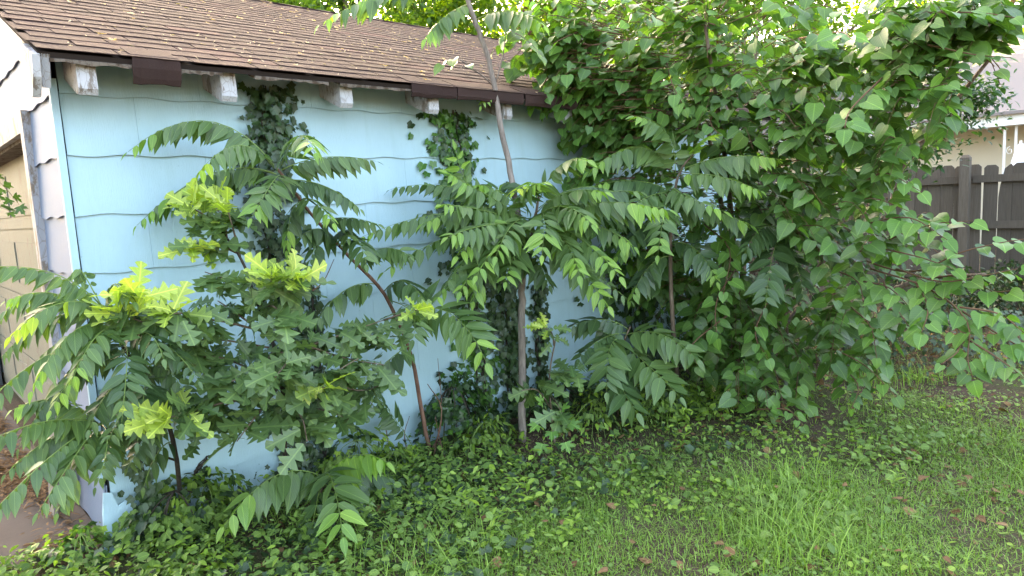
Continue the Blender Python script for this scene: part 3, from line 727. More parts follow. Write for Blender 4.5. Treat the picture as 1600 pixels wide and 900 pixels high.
def mound(label, c, r, h, n, size, mks, tks=('ivy0', 'ivy1'), name='ivy_mound', cat='ivy', group=None, limit=300):
    pl = Plant(name, (c[0], c[1], 0), label, cat, group, limit=limit)
    for s in range(10):
        a = random.uniform(0, 6.28); q = [Vector((c[0], c[1], 0)) + Vector((math.cos(a) * r[0] * t * .8, math.sin(a) * r[1] * t * .8, h * (1.0 - t * t) * .8)) for t in (0, .35, .7, 1)]
        wc = name == 'weed_clump'; mb = MB(); mb.tube(smooth_path(q, 3), [.0018 if wc else .004] * 10, 5); pl.part('stem', mb, M['stalk' if wc else 'bark_dk'])
    for _ in range(n):
        a = random.uniform(0, 6.28); e = math.sqrt(random.random()); ph = random.uniform(.75, 1.05)
        x, y = math.cos(a) * e, math.sin(a) * e; z = math.sqrt(max(0, 1 - e * e)) * h * ph * (.8 + .3 * math.sin(x * 5 + y * 3))
        out = Vector((x * .8, y * .8, .5))
        d = Vector((x + random.gauss(0, .5), y + random.gauss(0, .5), -.6 + random.gauss(0, .3))).normalized()
        pl.add(Vector((c[0] + x * r[0], c[1] + y * r[1], max(.02, z))), frame(d, out + Vector((random.gauss(0, .3), random.gauss(0, .3), .2))), size * random.uniform(.6, 1.2), random.choice(tks), random.choice(mks))
    return pl.finish()
c = gnd(720, 690); mound('rounded heap of ivy at the wall between the two sapling trunks', (c.x, c.y + .05), (.27, .2), .46, 620, .05, ('ivy', 'ivy', 'ivy_y'))
c = gnd(240, 845); mound('low heap of dark ivy at the garage corner', (c.x + .12, c.y + .0), (.30, .22), .27, 420, .055, ('ivy', 'weed', 'weed'))
c = gnd(420, 760); mound('dark tangled ivy at the foot of the dense column', (c.x, c.y + .06), (.36, .16), .34, 420, .05, ('ivy',))
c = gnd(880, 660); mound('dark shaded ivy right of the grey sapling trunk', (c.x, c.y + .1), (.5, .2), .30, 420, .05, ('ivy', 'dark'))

c = gnd(130, 875); mound('leafy weeds heaped before the broken blue board at the garage corner', (c.x, c.y - .02), (.16, .14), .17, 190, .05, ('weed', 'ivy_y', 'ivy'), ('ov0', 'ivy0', 'ov1'), 'weed_clump', 'weeds', 'weed clumps along the wall foot', 70)
for px, py, r_, h_, n_, lab in ((330, 815, .26, .26, 300, 'leafy weed clump at the wall foot left of the oak stem'), (560, 745, .28, .28, 320, 'leafy weed clump at the wall foot behind the seedling'), (620, 745, .2, .2, 220, 'leafy weed clump left of the leaning sapling base'), (760, 705, .24, .24, 260, 'leafy weed clump between the leaning and central trunks'), (935, 670, .34, .26, 340, 'leafy weed clump right of the maple seedling'), (1040, 650, .36, .24, 340, 'leafy weed clump below the low sapling fronds'), (1150, 640, .36, .2, 300, 'leafy weed clump at the bush foot by the seed spikes')):
    c = gnd(px, py); mound(lab, (c.x, c.y), (r_, r_ * .6), h_, n_, .052, ('weed', 'weed', 'ivy', 'weed_y'), ('ov1', 'ov0', 'ov1', 'ivy0'), 'weed_clump', 'weeds', 'weed clumps along the wall foot', 70)
# ================================================================== ailanthus saplings
def A3(p): return at(*p)
GR = 'feather leaved saplings along the wall'
# ---- leaning sapling in front of the ivy column
b = gnd(672, 712)
pl = Plant('leaning_sapling', b, 'leaning sapling with dark stem and drooping feathery fronds before the ivy column', 'sapling', GR, 'leaflet')
stem = [b, at(655, 620, 4.24), at(641, 550, 4.16), at(600, 460, 4.0), at(545, 400, 3.82), at(495, 345, 3.66), at(455, 292, 3.52), at(432, 262, 3.44)]
pl.stem('trunk', stem, .014, .006, M['bark_red'])
for q in ([b + Vector((.02, -.01, 0)), at(684, 690, 4.3), at(700, 740, 4.1)], [b + Vector((.03, 0, 0)), at(690, 640, 4.3), at(668, 600, 4.25)]):
    mb = MB(); pp = smooth_path(q, 4); mb.tube(pp, [.006 - .004 * i / len(pp) for i in range(len(pp))], 5); pl.part('sucker', mb, M['bark_red'])
for q in ([(668, 715, 4.32), (690, 660, 4.35), (684, 560, 4.5)], [(610, 720, 4.1), (600, 660, 4.15), (572, 620, 4.2)], [(480, 460, 3.7), (505, 440, 3.72), (522, 405, 3.75)], [(640, 720, 4.2), (632, 680, 4.25), (640, 650, 4.3)], [(700, 730, 4.2), (688, 690, 4.25), (680, 650, 4.3)]):
    mb = MB(); pp = smooth_path([A3(a) for a in q], 4); mb.tube(pp, [.004 - .0025 * i / len(pp) for i in range(len(pp))], 4); pl.part('dead_twig', mb, M['bark_red'])
def FR(pl, base, ctrl, tip, **k): return frond(pl, A3(base), A3(ctrl), A3(tip), **k)
FR(pl, (428, 258, 3.44), (330, 130, 3.28), (200, 237, 3.12), n=12, L=.118, droop=62, face=.05, tipmk='toh_y', ntip=3, mk='toh')
FR(pl, (428, 262, 3.43), (372, 185, 3.18), (306, 276, 3.0), n=10, L=.115, droop=48, face=.15, tipmk='toh_yy', ntip=2)
FR(pl, (428, 270, 3.44), (330, 235, 3.36), (214, 352, 3.25), n=12, L=.115, droop=60, face=.05, tipmk='toh_y', ntip=2)
FR(pl, (432, 272, 3.44), (350, 245, 3.45), (262, 330, 3.45), n=10, L=.11, droop=60, face=.05, mk='toh_dk')
FR(pl, (438, 276, 3.42), (436, 262, 3.12), (393, 340, 2.98), n=9, L=.115, droop=25, face=.5, tipmk='toh_y')
FR(pl, (440, 266, 3.44), (500, 232, 3.46), (588, 252, 3.50), n=11, L=.105, droop=66, face=.0, tipmk='toh')
FR(pl, (438, 262, 3.44), (470, 175, 3.2), (492, 238, 2.98), n=9, L=.115, droop=38, face=.25, tipmk='toh_y')
FR(pl, (445, 282, 3.46), (505, 275, 3.44), (562, 326, 3.42), n=9, L=.098, droop=55, face=.1, mk='toh_dk', tipmk='toh')
FR(pl, (470, 312, 3.54), (490, 300, 3.34), (520, 348, 3.25), n=8, L=.10, droop=35, face=.3)
FR(pl, (470, 315, 3.56), (450, 320, 3.5), (448, 390, 3.45), n=5, L=.10, droop=60, face=.1, mk='toh_dk')
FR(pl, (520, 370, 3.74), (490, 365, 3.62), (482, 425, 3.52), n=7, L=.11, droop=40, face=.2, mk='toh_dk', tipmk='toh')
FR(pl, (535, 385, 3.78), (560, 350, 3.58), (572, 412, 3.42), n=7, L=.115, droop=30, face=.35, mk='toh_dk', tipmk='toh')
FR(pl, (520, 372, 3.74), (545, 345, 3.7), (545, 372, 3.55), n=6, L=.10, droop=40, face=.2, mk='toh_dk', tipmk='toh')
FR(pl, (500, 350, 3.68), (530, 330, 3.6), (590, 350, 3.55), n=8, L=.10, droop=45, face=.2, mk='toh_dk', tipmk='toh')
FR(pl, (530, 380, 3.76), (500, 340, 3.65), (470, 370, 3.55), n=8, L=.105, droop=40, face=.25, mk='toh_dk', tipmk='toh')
FR(pl, (560, 412, 3.86), (600, 370, 3.75), (640, 400, 3.65), n=9, L=.11, droop=45, face=.2, mk='toh', tipmk='toh')
FR(pl, (590, 445, 3.98), (540, 430, 3.8), (492, 505, 3.68), n=9, L=.125, droop=52, face=.1, tipmk='toh')
FR(pl, (600, 455, 4.0), (630, 415, 3.85), (662, 470, 3.72), n=8, L=.125, droop=45, face=.2, tipmk='toh', mk='toh_dk')
FR(pl, (610, 470, 4.02), (660, 480, 3.7), (645, 530, 3.55), n=7, L=.135, droop=22, face=.45, tipmk='toh')
FR(pl, (625, 500, 4.06), (705, 440, 3.7), (760, 566, 3.5), n=9, L=.165, droop=18, face=.55, tipmk='toh_y', mk='toh')
FR(pl, (640, 540, 4.14), (600, 560, 4.0), (560, 620, 3.9), n=8, L=.13, droop=45, face=.2, tipmk='toh', mk='toh_dk')
FR(pl, (655, 716, 4.3), (620, 650, 4.2), (580, 612, 4.05), n=9, L=.10, droop=20, face=.35, tipmk='toh', mk='toh_dk', start=.35)
pl.finish()
# ---- central sapling with the grey ridged trunk
b = gnd(815, 690)
pl = Plant('central_sapling', b, 'tall grey trunked sapling with an umbrella of fronds, its bare top crossing the roof edge', 'sapling', GR, 'leaflet')
pl.stem('trunk', [b, at(816, 600, 4.47), at(815, 500, 4.47), at(816, 430, 4.48), at(812, 360, 4.5), at(801, 285, 4.5), at(783, 200, 4.48), at(770, 120, 4.45), at(752, 60, 4.42), at(730, 0, 4.4), at(700, -90, 4.36), at(680, -180, 4.3)], .026, .013, M['bark_gy'], 9)
pl.stem('side_shoot', [at(815, 430, 4.48), at(826, 385, 4.42), at(838, 330, 4.34), at(842, 305, 4.3)], .012, .007, M['bark'], 7)
cb = lambda dx=0, dy=0: (832 + dx, 345 + dy, 4.33)
for (base, ctrl, tip, kw) in [
    (cb(8, -25), (868, 235, 4.2), (918, 250, 4.0), dict(n=9, L=.145, droop=35, face=.3)),
    (cb(5, -30), (850, 265, 4.2), (803, 300, 4.0), dict(n=8, L=.11, droop=35, face=.2, mk='toh_y', tipmk='toh_yy')),
    (cb(12, -10), (930, 300, 4.1), (1045, 328, 3.9), dict(n=12, L=.145, droop=58, face=.05, tipmk='toh_y', ntip=5)),
    (cb(10, -5), (855, 310, 3.95), (847, 398, 3.72), dict(n=9, L=.145, droop=20, face=.5, tipmk='toh_y', ntip=3)),
    (cb(12, 15), (880, 385, 4.1), (950, 478, 3.92), dict(n=10, L=.14, droop=30, face=.4, tipmk='toh_y', ntip=3)),
    (cb(14, 5), (900, 350, 4.05), (968, 432, 3.85), dict(n=9, L=.14, droop=32, face=.35, tipmk='toh_y', ntip=3)),
    (cb(14, 0), (920, 330, 4.2), (990, 385, 4.1), dict(n=9, L=.135, droop=38, face=.25, tipmk='toh_y')),
    (cb(-10, -5), (690, 310, 4.15), (555, 375, 3.95), dict(n=13, L=.115, droop=60, face=.05, tipmk='toh_y', mk='toh')),
    (cb(-10, -12), (700, 270, 4.25), (610, 296, 4.2), dict(n=11, L=.10, droop=50, face=.15, tipmk='toh')),
    (cb(-20, 0), (735, 340, 4.2), (712, 235, 4.1), dict(n=9, L=.13, droop=28, face=.35, tipmk='toh_y')),
    (cb(-12, 5), (720, 340, 4.1), (600, 425, 3.95), dict(n=11, L=.115, droop=45, face=.15)),
    (cb(-10, 10), (740, 365, 4.0), (676, 478, 3.8), dict(n=10, L=.135, droop=45, face=.25, tipmk='toh_y')),
    (cb(-6, 12), (770, 370, 4.0), (740, 470, 3.82), dict(n=9, L=.14, droop=38, face=.35)),
    (cb(-6, 0), (775, 335, 3.95), (715, 400, 3.7), dict(n=10, L=.13, droop=35, face=.35)),
    (cb(-4, -2), (800, 330, 3.9), (775, 400, 3.66), dict(n=9, L=.13, droop=30, face=.4, tipmk='toh_y')),
    (cb(-8, -15), (770, 285, 4.3), (745, 290, 4.15), dict(n=8, L=.12, droop=40, face=.25)),
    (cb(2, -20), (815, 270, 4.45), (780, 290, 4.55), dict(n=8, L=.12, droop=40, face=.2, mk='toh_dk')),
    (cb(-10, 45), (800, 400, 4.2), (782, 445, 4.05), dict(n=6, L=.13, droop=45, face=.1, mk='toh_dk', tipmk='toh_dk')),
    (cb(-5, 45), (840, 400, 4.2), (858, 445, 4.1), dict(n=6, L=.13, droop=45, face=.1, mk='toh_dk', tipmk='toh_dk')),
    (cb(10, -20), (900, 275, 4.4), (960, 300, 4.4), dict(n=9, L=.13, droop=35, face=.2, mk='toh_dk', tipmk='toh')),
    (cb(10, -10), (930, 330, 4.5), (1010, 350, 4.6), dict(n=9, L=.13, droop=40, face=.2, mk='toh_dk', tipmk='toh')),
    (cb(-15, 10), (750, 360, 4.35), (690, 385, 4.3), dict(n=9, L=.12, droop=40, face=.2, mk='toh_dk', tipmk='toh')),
    (cb(-8, 0), (760, 300, 4.1), (660, 350, 3.95), dict(n=11, L=.13, droop=45, face=.2)),
    (cb(-4, 5), (790, 350, 3.85), (745, 430, 3.62), dict(n=9, L=.135, droop=32, face=.4)),
    (cb(4, -5), (880, 300, 3.95), (925, 350, 3.75), dict(n=9, L=.14, droop=35, face=.35, tipmk='toh_y')),
    (cb(-4, -12), (800, 290, 4.1), (850, 285, 3.9), dict(n=8, L=.13, droop=40, face=.3, mk='toh')),
    (cb(-12, 0), (760, 330, 4.4), (640, 335, 4.45), dict(n=11, L=.125, droop=50, face=.1, mk='toh_dk', tipmk='toh')),
    (cb(-6, 15), (760, 400, 4.2), (700, 440, 4.1), dict(n=9, L=.14, droop=40, face=.25, mk='toh_dk', tipmk='toh')),
    (cb(-14, 2), (740, 320, 3.95), (690, 320, 3.75), dict(n=9, L=.13, droop=35, face=.35)),
    (cb(-10, 8), (770, 340, 3.8), (700, 370, 3.55), dict(n=10, L=.13, droop=35, face=.4)),
    (cb(-8, 14), (750, 390, 3.95), (720, 455, 3.75), dict(n=9, L=.14, droop=30, face=.45, tipmk='toh_y')),
    (cb(-2, 16), (800, 390, 3.95), (790, 440, 3.75), dict(n=8, L=.13, droop=30, face=.4)),
    (cb(12, 8), (890, 360, 3.95), (905, 430, 3.75), dict(n=9, L=.14, droop=28, face=.45, tipmk='toh_y', ntip=3)),
    (cb(8, -14), (880, 285, 4.1), (945, 300, 3.95), dict(n=9, L=.135, droop=40, face=.25)),
    (cb(12, -6), (930, 290, 4.3), (1000, 300, 4.25), dict(n=9, L=.14, droop=42, face=.2, mk='toh_dk', tipmk='toh')),
    (cb(-16, -8), (745, 295, 4.05), (700, 270, 3.95), dict(n=9, L=.12, droop=35, face=.3)),
    (cb(10, 25), (890, 400, 4.4), (985, 470, 4.4), dict(n=9, L=.13, droop=35, face=.3, mk='toh_dk', tipmk='toh')),
]: FR(pl, base, ctrl, tip, **kw)
for q in ([at(772, 135, 4.5), at(745, 112, 4.4), at(705, 98, 4.3)], [at(774, 130, 4.5), at(785, 90, 4.5), at(792, 40, 4.5)]):
    mb = MB(); pp = smooth_path(q, 4); mb.tube(pp, [.006 - .004 * i / len(pp) for i in range(len(pp))], 5); pl.part('branch', mb, M['bark_gy'])
for (base, ctrl, tip, kw) in [
    ((776, 150, 4.52), (765, 130, 4.45), (752, 165, 4.4), dict(n=5, L=.07, droop=35, face=.4, mk='toh_y')),
    ((720, -25, 4.4), (620, -40, 4.3), (500, 38, 4.2), dict(n=11, L=.15, droop=50, face=.1, mk='toh')),
    ((720, -25, 4.4), (640, -60, 4.5), (560, -10, 4.6), dict(n=9, L=.15, droop=45, face=.1, mk='toh')),
    ((745, 30, 4.44), (800, 0, 4.3), (850, 40, 4.1), dict(n=9, L=.15, droop=40, face=.2, mk='toh')),
    ((735, 5, 4.42), (690, 20, 4.3), (665, 60, 4.2), dict(n=8, L=.14, droop=45, face=.1, mk='toh')),
    ((700, -90, 4.36), (760, -120, 4.2), (850, -40, 4.0), dict(n=10, L=.16, droop=45, face=.1, mk='toh')),
]: FR(pl, base, ctrl, tip, **kw)
leafy_twig(pl, [at(745, 112, 4.4), at(712, 90, 4.3), at(690, 100, 4.25)], 5, .10, ('mul0', 'mul1'), 'toh', 'bark_gy')
leafy_twig(pl, [at(790, 45, 4.5), at(820, 60, 4.35), at(850, 90, 4.25)], 6, .10, ('mul0', 'mul1'), 'toh', 'bark_gy')

pl.finish()
# ---- sapling at the left edge of the big bush
b = gnd(1060, 615)
pl = Plant('bush_edge_sapling', b, 'sapling with bright tipped fronds reaching right along the front of the big bush', 'sapling', GR, 'leaflet')
pl.stem('trunk', [b, at(1052, 520, 5.0), at(1048, 420, 4.9), at(1050, 330, 4.8), at(1062, 270, 4.72), at(1085, 238, 4.68)], .02, .006, M['bark'])
for (base, ctrl, tip, kw) in [
    ((1055, 275, 4.72), (1060, 190, 4.6), (992, 182, 4.5), dict(n=9, L=.15, droop=30, face=.35)),
    ((1052, 270, 4.72), (1010, 190, 4.7), (920, 268, 4.6), dict(n=11, L=.155, droop=42, face=.2)),
    ((1060, 268, 4.7), (1130, 232, 4.5), (1212, 248, 4.3), dict(n=12, L=.15, droop=55, face=.1, tipmk='toh_y', ntip=4)),
    ((1060, 275, 4.7), (1110, 262, 4.45), (1188, 298, 4.25), dict(n=11, L=.135, droop=50, face=.15, tipmk='toh_y', ntip=3)),
    ((1052, 290, 4.75), (1040, 295, 4.5), (1130, 330, 4.3), dict(n=9, L=.14, droop=45, face=.2, tipmk='toh_y', ntip=2)),
    ((1050, 300, 4.76), (1000, 270, 4.7), (930, 290, 4.65), dict(n=9, L=.14, droop=35, face=.25, mk='toh_dk')),
    ((1048, 310, 4.78), (1040, 300, 4.5), (1028, 398, 4.3), dict(n=9, L=.15, droop=18, face=.55, tipmk='toh_y')),
    ((1078, 248, 4.69), (1088, 222, 4.6), (1115, 214, 4.5), dict(n=7, L=.10, droop=10, face=.2, mk='toh_y', tipmk='toh_yy', fwd=1.2, stalk='stalk_y')),
    ((1052, 320, 4.8), (1110, 320, 4.6), (1172, 352, 4.5), dict(n=9, L=.14, droop=40, face=.25)),
    ((1050, 340, 4.8), (1010, 330, 4.6), (965, 400, 4.5), dict(n=9, L=.14, droop=40, face=.25, mk='toh_dk')),
    ((1050, 300, 4.76), (1010, 300, 4.5), (980, 330, 4.35), dict(n=9, L=.13, droop=35, face=.3)),
    ((1050, 380, 4.84), (1090, 370, 4.7), (1120, 440, 4.6), dict(n=9, L=.14, droop=35, face=.3, mk='toh_dk')),
    ((1048, 400, 4.86), (1010, 400, 4.8), (985, 470, 4.7), dict(n=8, L=.14, droop=35, face=.3, mk='toh_dk')),
]: FR(pl, base, ctrl, tip, **kw)
pl.finish()
# ---- sapling inside the bush
b = gnd(1230, 600)
pl = Plant('shaded_sapling', b, 'dark shaded sapling with hanging fronds in the middle of the big bush', 'sapling', GR, 'leaflet')
pl.stem('trunk', [b, at(1228, 500, 4.95), at(1224, 420, 4.85), at(1222, 362, 4.8)], .018, .007, M['bark'])
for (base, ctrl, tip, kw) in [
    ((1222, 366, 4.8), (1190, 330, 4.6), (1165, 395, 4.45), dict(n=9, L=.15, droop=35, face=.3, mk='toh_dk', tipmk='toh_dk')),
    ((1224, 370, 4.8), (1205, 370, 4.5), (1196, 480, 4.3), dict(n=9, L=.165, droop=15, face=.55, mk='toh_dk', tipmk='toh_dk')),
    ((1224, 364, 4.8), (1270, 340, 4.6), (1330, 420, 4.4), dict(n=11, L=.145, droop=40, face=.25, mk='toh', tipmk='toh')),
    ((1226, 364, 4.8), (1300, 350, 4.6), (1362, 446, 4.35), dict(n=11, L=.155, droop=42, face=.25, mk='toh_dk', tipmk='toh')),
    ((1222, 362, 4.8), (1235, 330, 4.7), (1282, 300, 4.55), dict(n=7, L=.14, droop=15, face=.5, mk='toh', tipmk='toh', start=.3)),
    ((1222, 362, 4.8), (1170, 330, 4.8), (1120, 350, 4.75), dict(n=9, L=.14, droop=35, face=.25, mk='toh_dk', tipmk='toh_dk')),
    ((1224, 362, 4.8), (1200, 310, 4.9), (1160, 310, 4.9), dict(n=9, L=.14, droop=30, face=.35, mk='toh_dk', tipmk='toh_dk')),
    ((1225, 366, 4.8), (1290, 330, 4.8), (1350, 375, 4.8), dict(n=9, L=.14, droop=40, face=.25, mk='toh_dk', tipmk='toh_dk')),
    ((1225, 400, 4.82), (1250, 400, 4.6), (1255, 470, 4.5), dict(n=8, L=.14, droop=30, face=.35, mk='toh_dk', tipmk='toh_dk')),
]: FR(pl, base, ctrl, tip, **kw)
pl.finish()
# ---- low sapling at the bush's left foot
b = gnd(965, 650)
pl = Plant('low_sapling', b, 'knee high sapling with broad herringbone fronds low at the left foot of the bush', 'sapling', GR, 'leaflet')
pl.stem('trunk', [b, at(966, 590, 4.75), at(975, 535, 4.7), at(985, 510, 4.68)], .010, .005, M['bark'])
for (base, ctrl, tip, kw) in [
    ((975, 525, 4.7), (1030, 500, 4.5), (1090, 562, 4.35), dict(n=8, L=.17, droop=28, face=.4, tipmk='toh')),
    ((972, 530, 4.7), (945, 520, 4.5), (948, 612, 4.35), dict(n=8, L=.17, droop=18, face=.5, tipmk='toh')),
    ((975, 540, 4.7), (1005, 560, 4.5), (1062, 620, 4.35), dict(n=7, L=.165, droop=28, face=.4, tipmk='toh')),
    ((968, 560, 4.72), (955, 590, 4.5), (995, 645, 4.35), dict(n=7, L=.165, droop=28, face=.4, mk='toh_dk', tipmk='toh')),
    ((982, 515, 4.69), (945, 485, 4.7), (888, 512, 4.65), dict(n=8, L=.16, droop=30, face=.35, mk='toh_dk', tipmk='toh_dk')),
    ((980, 520, 4.69), (935, 520, 4.6), (905, 560, 4.5), dict(n=8, L=.15, droop=35, face=.3, mk='toh_dk', tipmk='toh_dk')),
]: FR(pl, base, ctrl, tip, **kw)
pl.finish()
# ---- seedling in the front
b = gnd(500, 790)
pl = Plant('seedling', b, 'small seedling with three big fronds spreading low over the weeds in front', 'sapling', GR, 'leaflet')
pl.stem('trunk', [b, at(502, 765, 3.5), at(505, 742, 3.48)], .007, .004, M['bark'])
FR(pl, (504, 745, 3.48), (430, 705, 3.3), (350, 822, 3.1), n=8, L=.155, droop=48, face=.2, tipmk='toh_y', ntip=3)
FR(pl, (506, 742, 3.48), (520, 720, 3.2), (536, 838, 2.95), n=8, L=.155, droop=20, face=.45, tipmk='toh_y', ntip=2)
FR(pl, (506, 742, 3.5), (555, 690, 3.45), (604, 722, 3.35), n=6, L=.145, droop=50, face=.2, mk='toh_y', tipmk='toh_y')
FR(pl, (502, 752, 3.5), (500, 760, 3.3), (482, 850, 3.15), n=3, L=.16, droop=50, face=.3, mk='toh_dk', tipmk='toh_dk')
FR(pl, (508, 748, 3.5), (560, 730, 3.55), (620, 750, 3.6), n=6, L=.13, droop=40, face=.2, mk='toh_dk', tipmk='toh_dk')
pl.finish()
# ---- sapling at the left edge
b = gnd(285, 800)
pl = Plant('corner_sapling', b, 'bushy sapling before the garage corner, fronds reaching out over the driveway', 'sapling', GR, 'leaflet')
pl.stem('trunk', [b, at(276, 720, 3.2), at(262, 660, 3.1), at(225, 590, 2.95), at(185, 530, 2.85), at(160, 480, 2.8)], .012, .006, M['bark_dk'])
mb = MB(); pp = smooth_path([at(276, 720, 3.2), at(220, 700, 3.0), at(150, 660, 2.8)], 4); mb.tube(pp, [.006 - .003 * i / len(pp) for i in range(len(pp))], 5); pl.part('branch', mb, M['bark_dk'])
for (base, ctrl, tip, kw) in [
    ((162, 482, 2.8), (95, 400, 2.65), (-40, 420, 2.5), dict(n=10, L=0.084, droop=58, face=.05, tipmk='toh')),
    ((162, 485, 2.8), (110, 385, 2.85), (128, 440, 2.8), dict(n=7, L=0.063, droop=55, face=.05, tipmk='toh')),
    ((165, 488, 2.8), (100, 440, 2.6), (18, 525, 2.45), dict(n=9, L=0.084, droop=35, face=.15, tipmk='toh_yy', ntip=3, fwd=.8)),
    ((165, 485, 2.8), (170, 410, 2.75), (208, 470, 2.68), dict(n=8, L=0.076, droop=50, face=.1, tipmk='toh')),
    ((178, 510, 2.83), (110, 480, 2.6), (50, 610, 2.45), dict(n=10, L=0.088, droop=50, face=.1, tipmk='toh_y', fwd=.7)),
    ((180, 515, 2.83), (150, 500, 2.6), (110, 600, 2.5), dict(n=9, L=0.088, droop=40, face=.2, tipmk='toh_y')),
    ((195, 545, 2.87), (205, 520, 2.65), (190, 660, 2.5), dict(n=10, L=0.092, droop=22, face=.45, mk='toh_dk', tipmk='toh')),
    ((200, 550, 2.88), (250, 500, 2.8), (310, 595, 2.7), dict(n=10, L=0.076, droop=35, face=.25, mk='toh_dk', tipmk='toh_dk')),
    ((190, 540, 2.86), (235, 490, 2.75), (255, 560, 2.62), dict(n=9, L=0.084, droop=35, face=.3, mk='toh_dk', tipmk='toh')),
    ((225, 590, 2.95), (230, 590, 2.75), (215, 690, 2.65), dict(n=9, L=0.088, droop=25, face=.4, mk='toh_dk', tipmk='toh_dk')),
    ((225, 590, 2.95), (170, 580, 2.8), (140, 670, 2.68), dict(n=9, L=0.088, droop=35, face=.3, mk='toh_dk', tipmk='toh')),
    ((240, 620, 3.0), (280, 590, 2.9), (285, 650, 2.85), dict(n=7, L=0.080, droop=35, face=.3, mk='toh_dk', tipmk='toh_dk')),
    ((185, 530, 2.85), (80, 520, 2.7), (-30, 640, 2.5), dict(n=11, L=0.088, droop=50, face=.1, tipmk='toh')),
    ((152, 660, 2.8), (70, 640, 2.6), (-40, 700, 2.4), dict(n=10, L=0.088, droop=50, face=.1, tipmk='toh')),
    ((152, 662, 2.8), (80, 700, 2.55), (-30, 820, 2.4), dict(n=11, L=0.088, droop=52, face=.1, tipmk='toh')),
    ((155, 662, 2.8), (130, 690, 2.6), (60, 800, 2.45), dict(n=9, L=0.088, droop=50, face=.15, tipmk='toh')),
    ((160, 664, 2.82), (180, 680, 2.65), (150, 760, 2.6), dict(n=7, L=0.084, droop=40, face=.3, mk='toh_dk', tipmk='toh')),
    ((270, 690, 3.15), (245, 690, 3.0), (225, 760, 2.95), dict(n=4, L=0.092, droop=60, face=.2, mk='toh_dk', tipmk='toh_dk')),
    ((152, 662, 2.8), (90, 660, 2.7), (10, 740, 2.6), dict(n=10, L=.088, droop=45, face=.2, mk='toh', tipmk='toh')),
    ((155, 662, 2.8), (120, 720, 2.7), (90, 800, 2.62), dict(n=9, L=.088, droop=40, face=.25, mk='toh', tipmk='toh')),
    ((165, 490, 2.8), (80, 470, 2.85), (0, 560, 2.85), dict(n=11, L=.088, droop=45, face=.2, mk='toh', tipmk='toh')),
    ((185, 530, 2.85), (100, 560, 2.75), (30, 700, 2.65), dict(n=11, L=.088, droop=42, face=.2, mk='toh_dk', tipmk='toh')),
    ((162, 482, 2.8), (70, 430, 2.85), (-10, 500, 2.85), dict(n=10, L=.085, droop=45, face=.15, mk='toh', tipmk='toh')),
    ((200, 560, 2.95), (160, 520, 3.0), (130, 560, 3.05), dict(n=9, L=.085, droop=35, face=.3, mk='toh_dk', tipmk='toh')),
    ((215, 580, 2.95), (260, 540, 2.95), (300, 640, 2.9), dict(n=9, L=.085, droop=35, face=.3, mk='toh_dk', tipmk='toh')),
    ((235, 610, 3.0), (200, 600, 2.8), (170, 690, 2.7), dict(n=10, L=.085, droop=28, face=.4, mk='toh_dk', tipmk='toh')),
    ((250, 640, 3.05), (240, 660, 2.9), (200, 730, 2.85), dict(n=9, L=.085, droop=35, face=.3, mk='toh_dk', tipmk='toh')),
    ((190, 540, 2.88), (140, 530, 2.75), (80, 640, 2.6), dict(n=10, L=.085, droop=42, face=.2, mk='toh', tipmk='toh_y')),
    ((185, 530, 2.86), (220, 470, 2.8), (275, 530, 2.75), dict(n=10, L=.08, droop=38, face=.25, mk='toh_dk', tipmk='toh')),
    ((200, 550, 2.9), (120, 560, 2.9), (60, 650, 2.85), dict(n=10, L=0.088, droop=45, face=.2, mk='toh_dk', tipmk='toh')),
    ((215, 575, 2.95), (150, 600, 2.95), (100, 720, 2.9), dict(n=10, L=0.088, droop=40, face=.25, mk='toh_dk', tipmk='toh')),
    ((240, 620, 3.0), (190, 640, 3.0), (165, 740, 2.95), dict(n=9, L=0.088, droop=35, face=.3, mk='toh_dk', tipmk='toh')),
    ((185, 530, 2.85), (120, 500, 2.95), (60, 560, 3.0), dict(n=10, L=0.084, droop=45, face=.2, mk='toh', tipmk='toh')),
    ((172, 500, 2.82), (200, 450, 2.9), (240, 510, 2.9), dict(n=9, L=0.080, droop=40, face=.25, mk='toh_dk', tipmk='toh')),
    ((230, 600, 2.97), (255, 600, 2.8), (240, 680, 2.72), dict(n=9, L=0.084, droop=30, face=.35, mk='toh_dk', tipmk='toh')),
    ((255, 650, 3.05), (200, 660, 2.9), (110, 700, 2.75), dict(n=11, L=0.088, droop=40, face=.25, mk='toh_dk', tipmk='toh')),
    ((150, 660, 2.8), (100, 600, 2.75), (20, 640, 2.7), dict(n=10, L=0.084, droop=45, face=.2, mk='toh', tipmk='toh_y')),
    ((178, 510, 2.83), (90, 430, 2.75), (10, 470, 2.7), dict(n=10, L=0.084, droop=55, face=.05, mk='toh', tipmk='toh_y')),
]: FR(pl, base, ctrl, tip, **kw)
pl.finish()
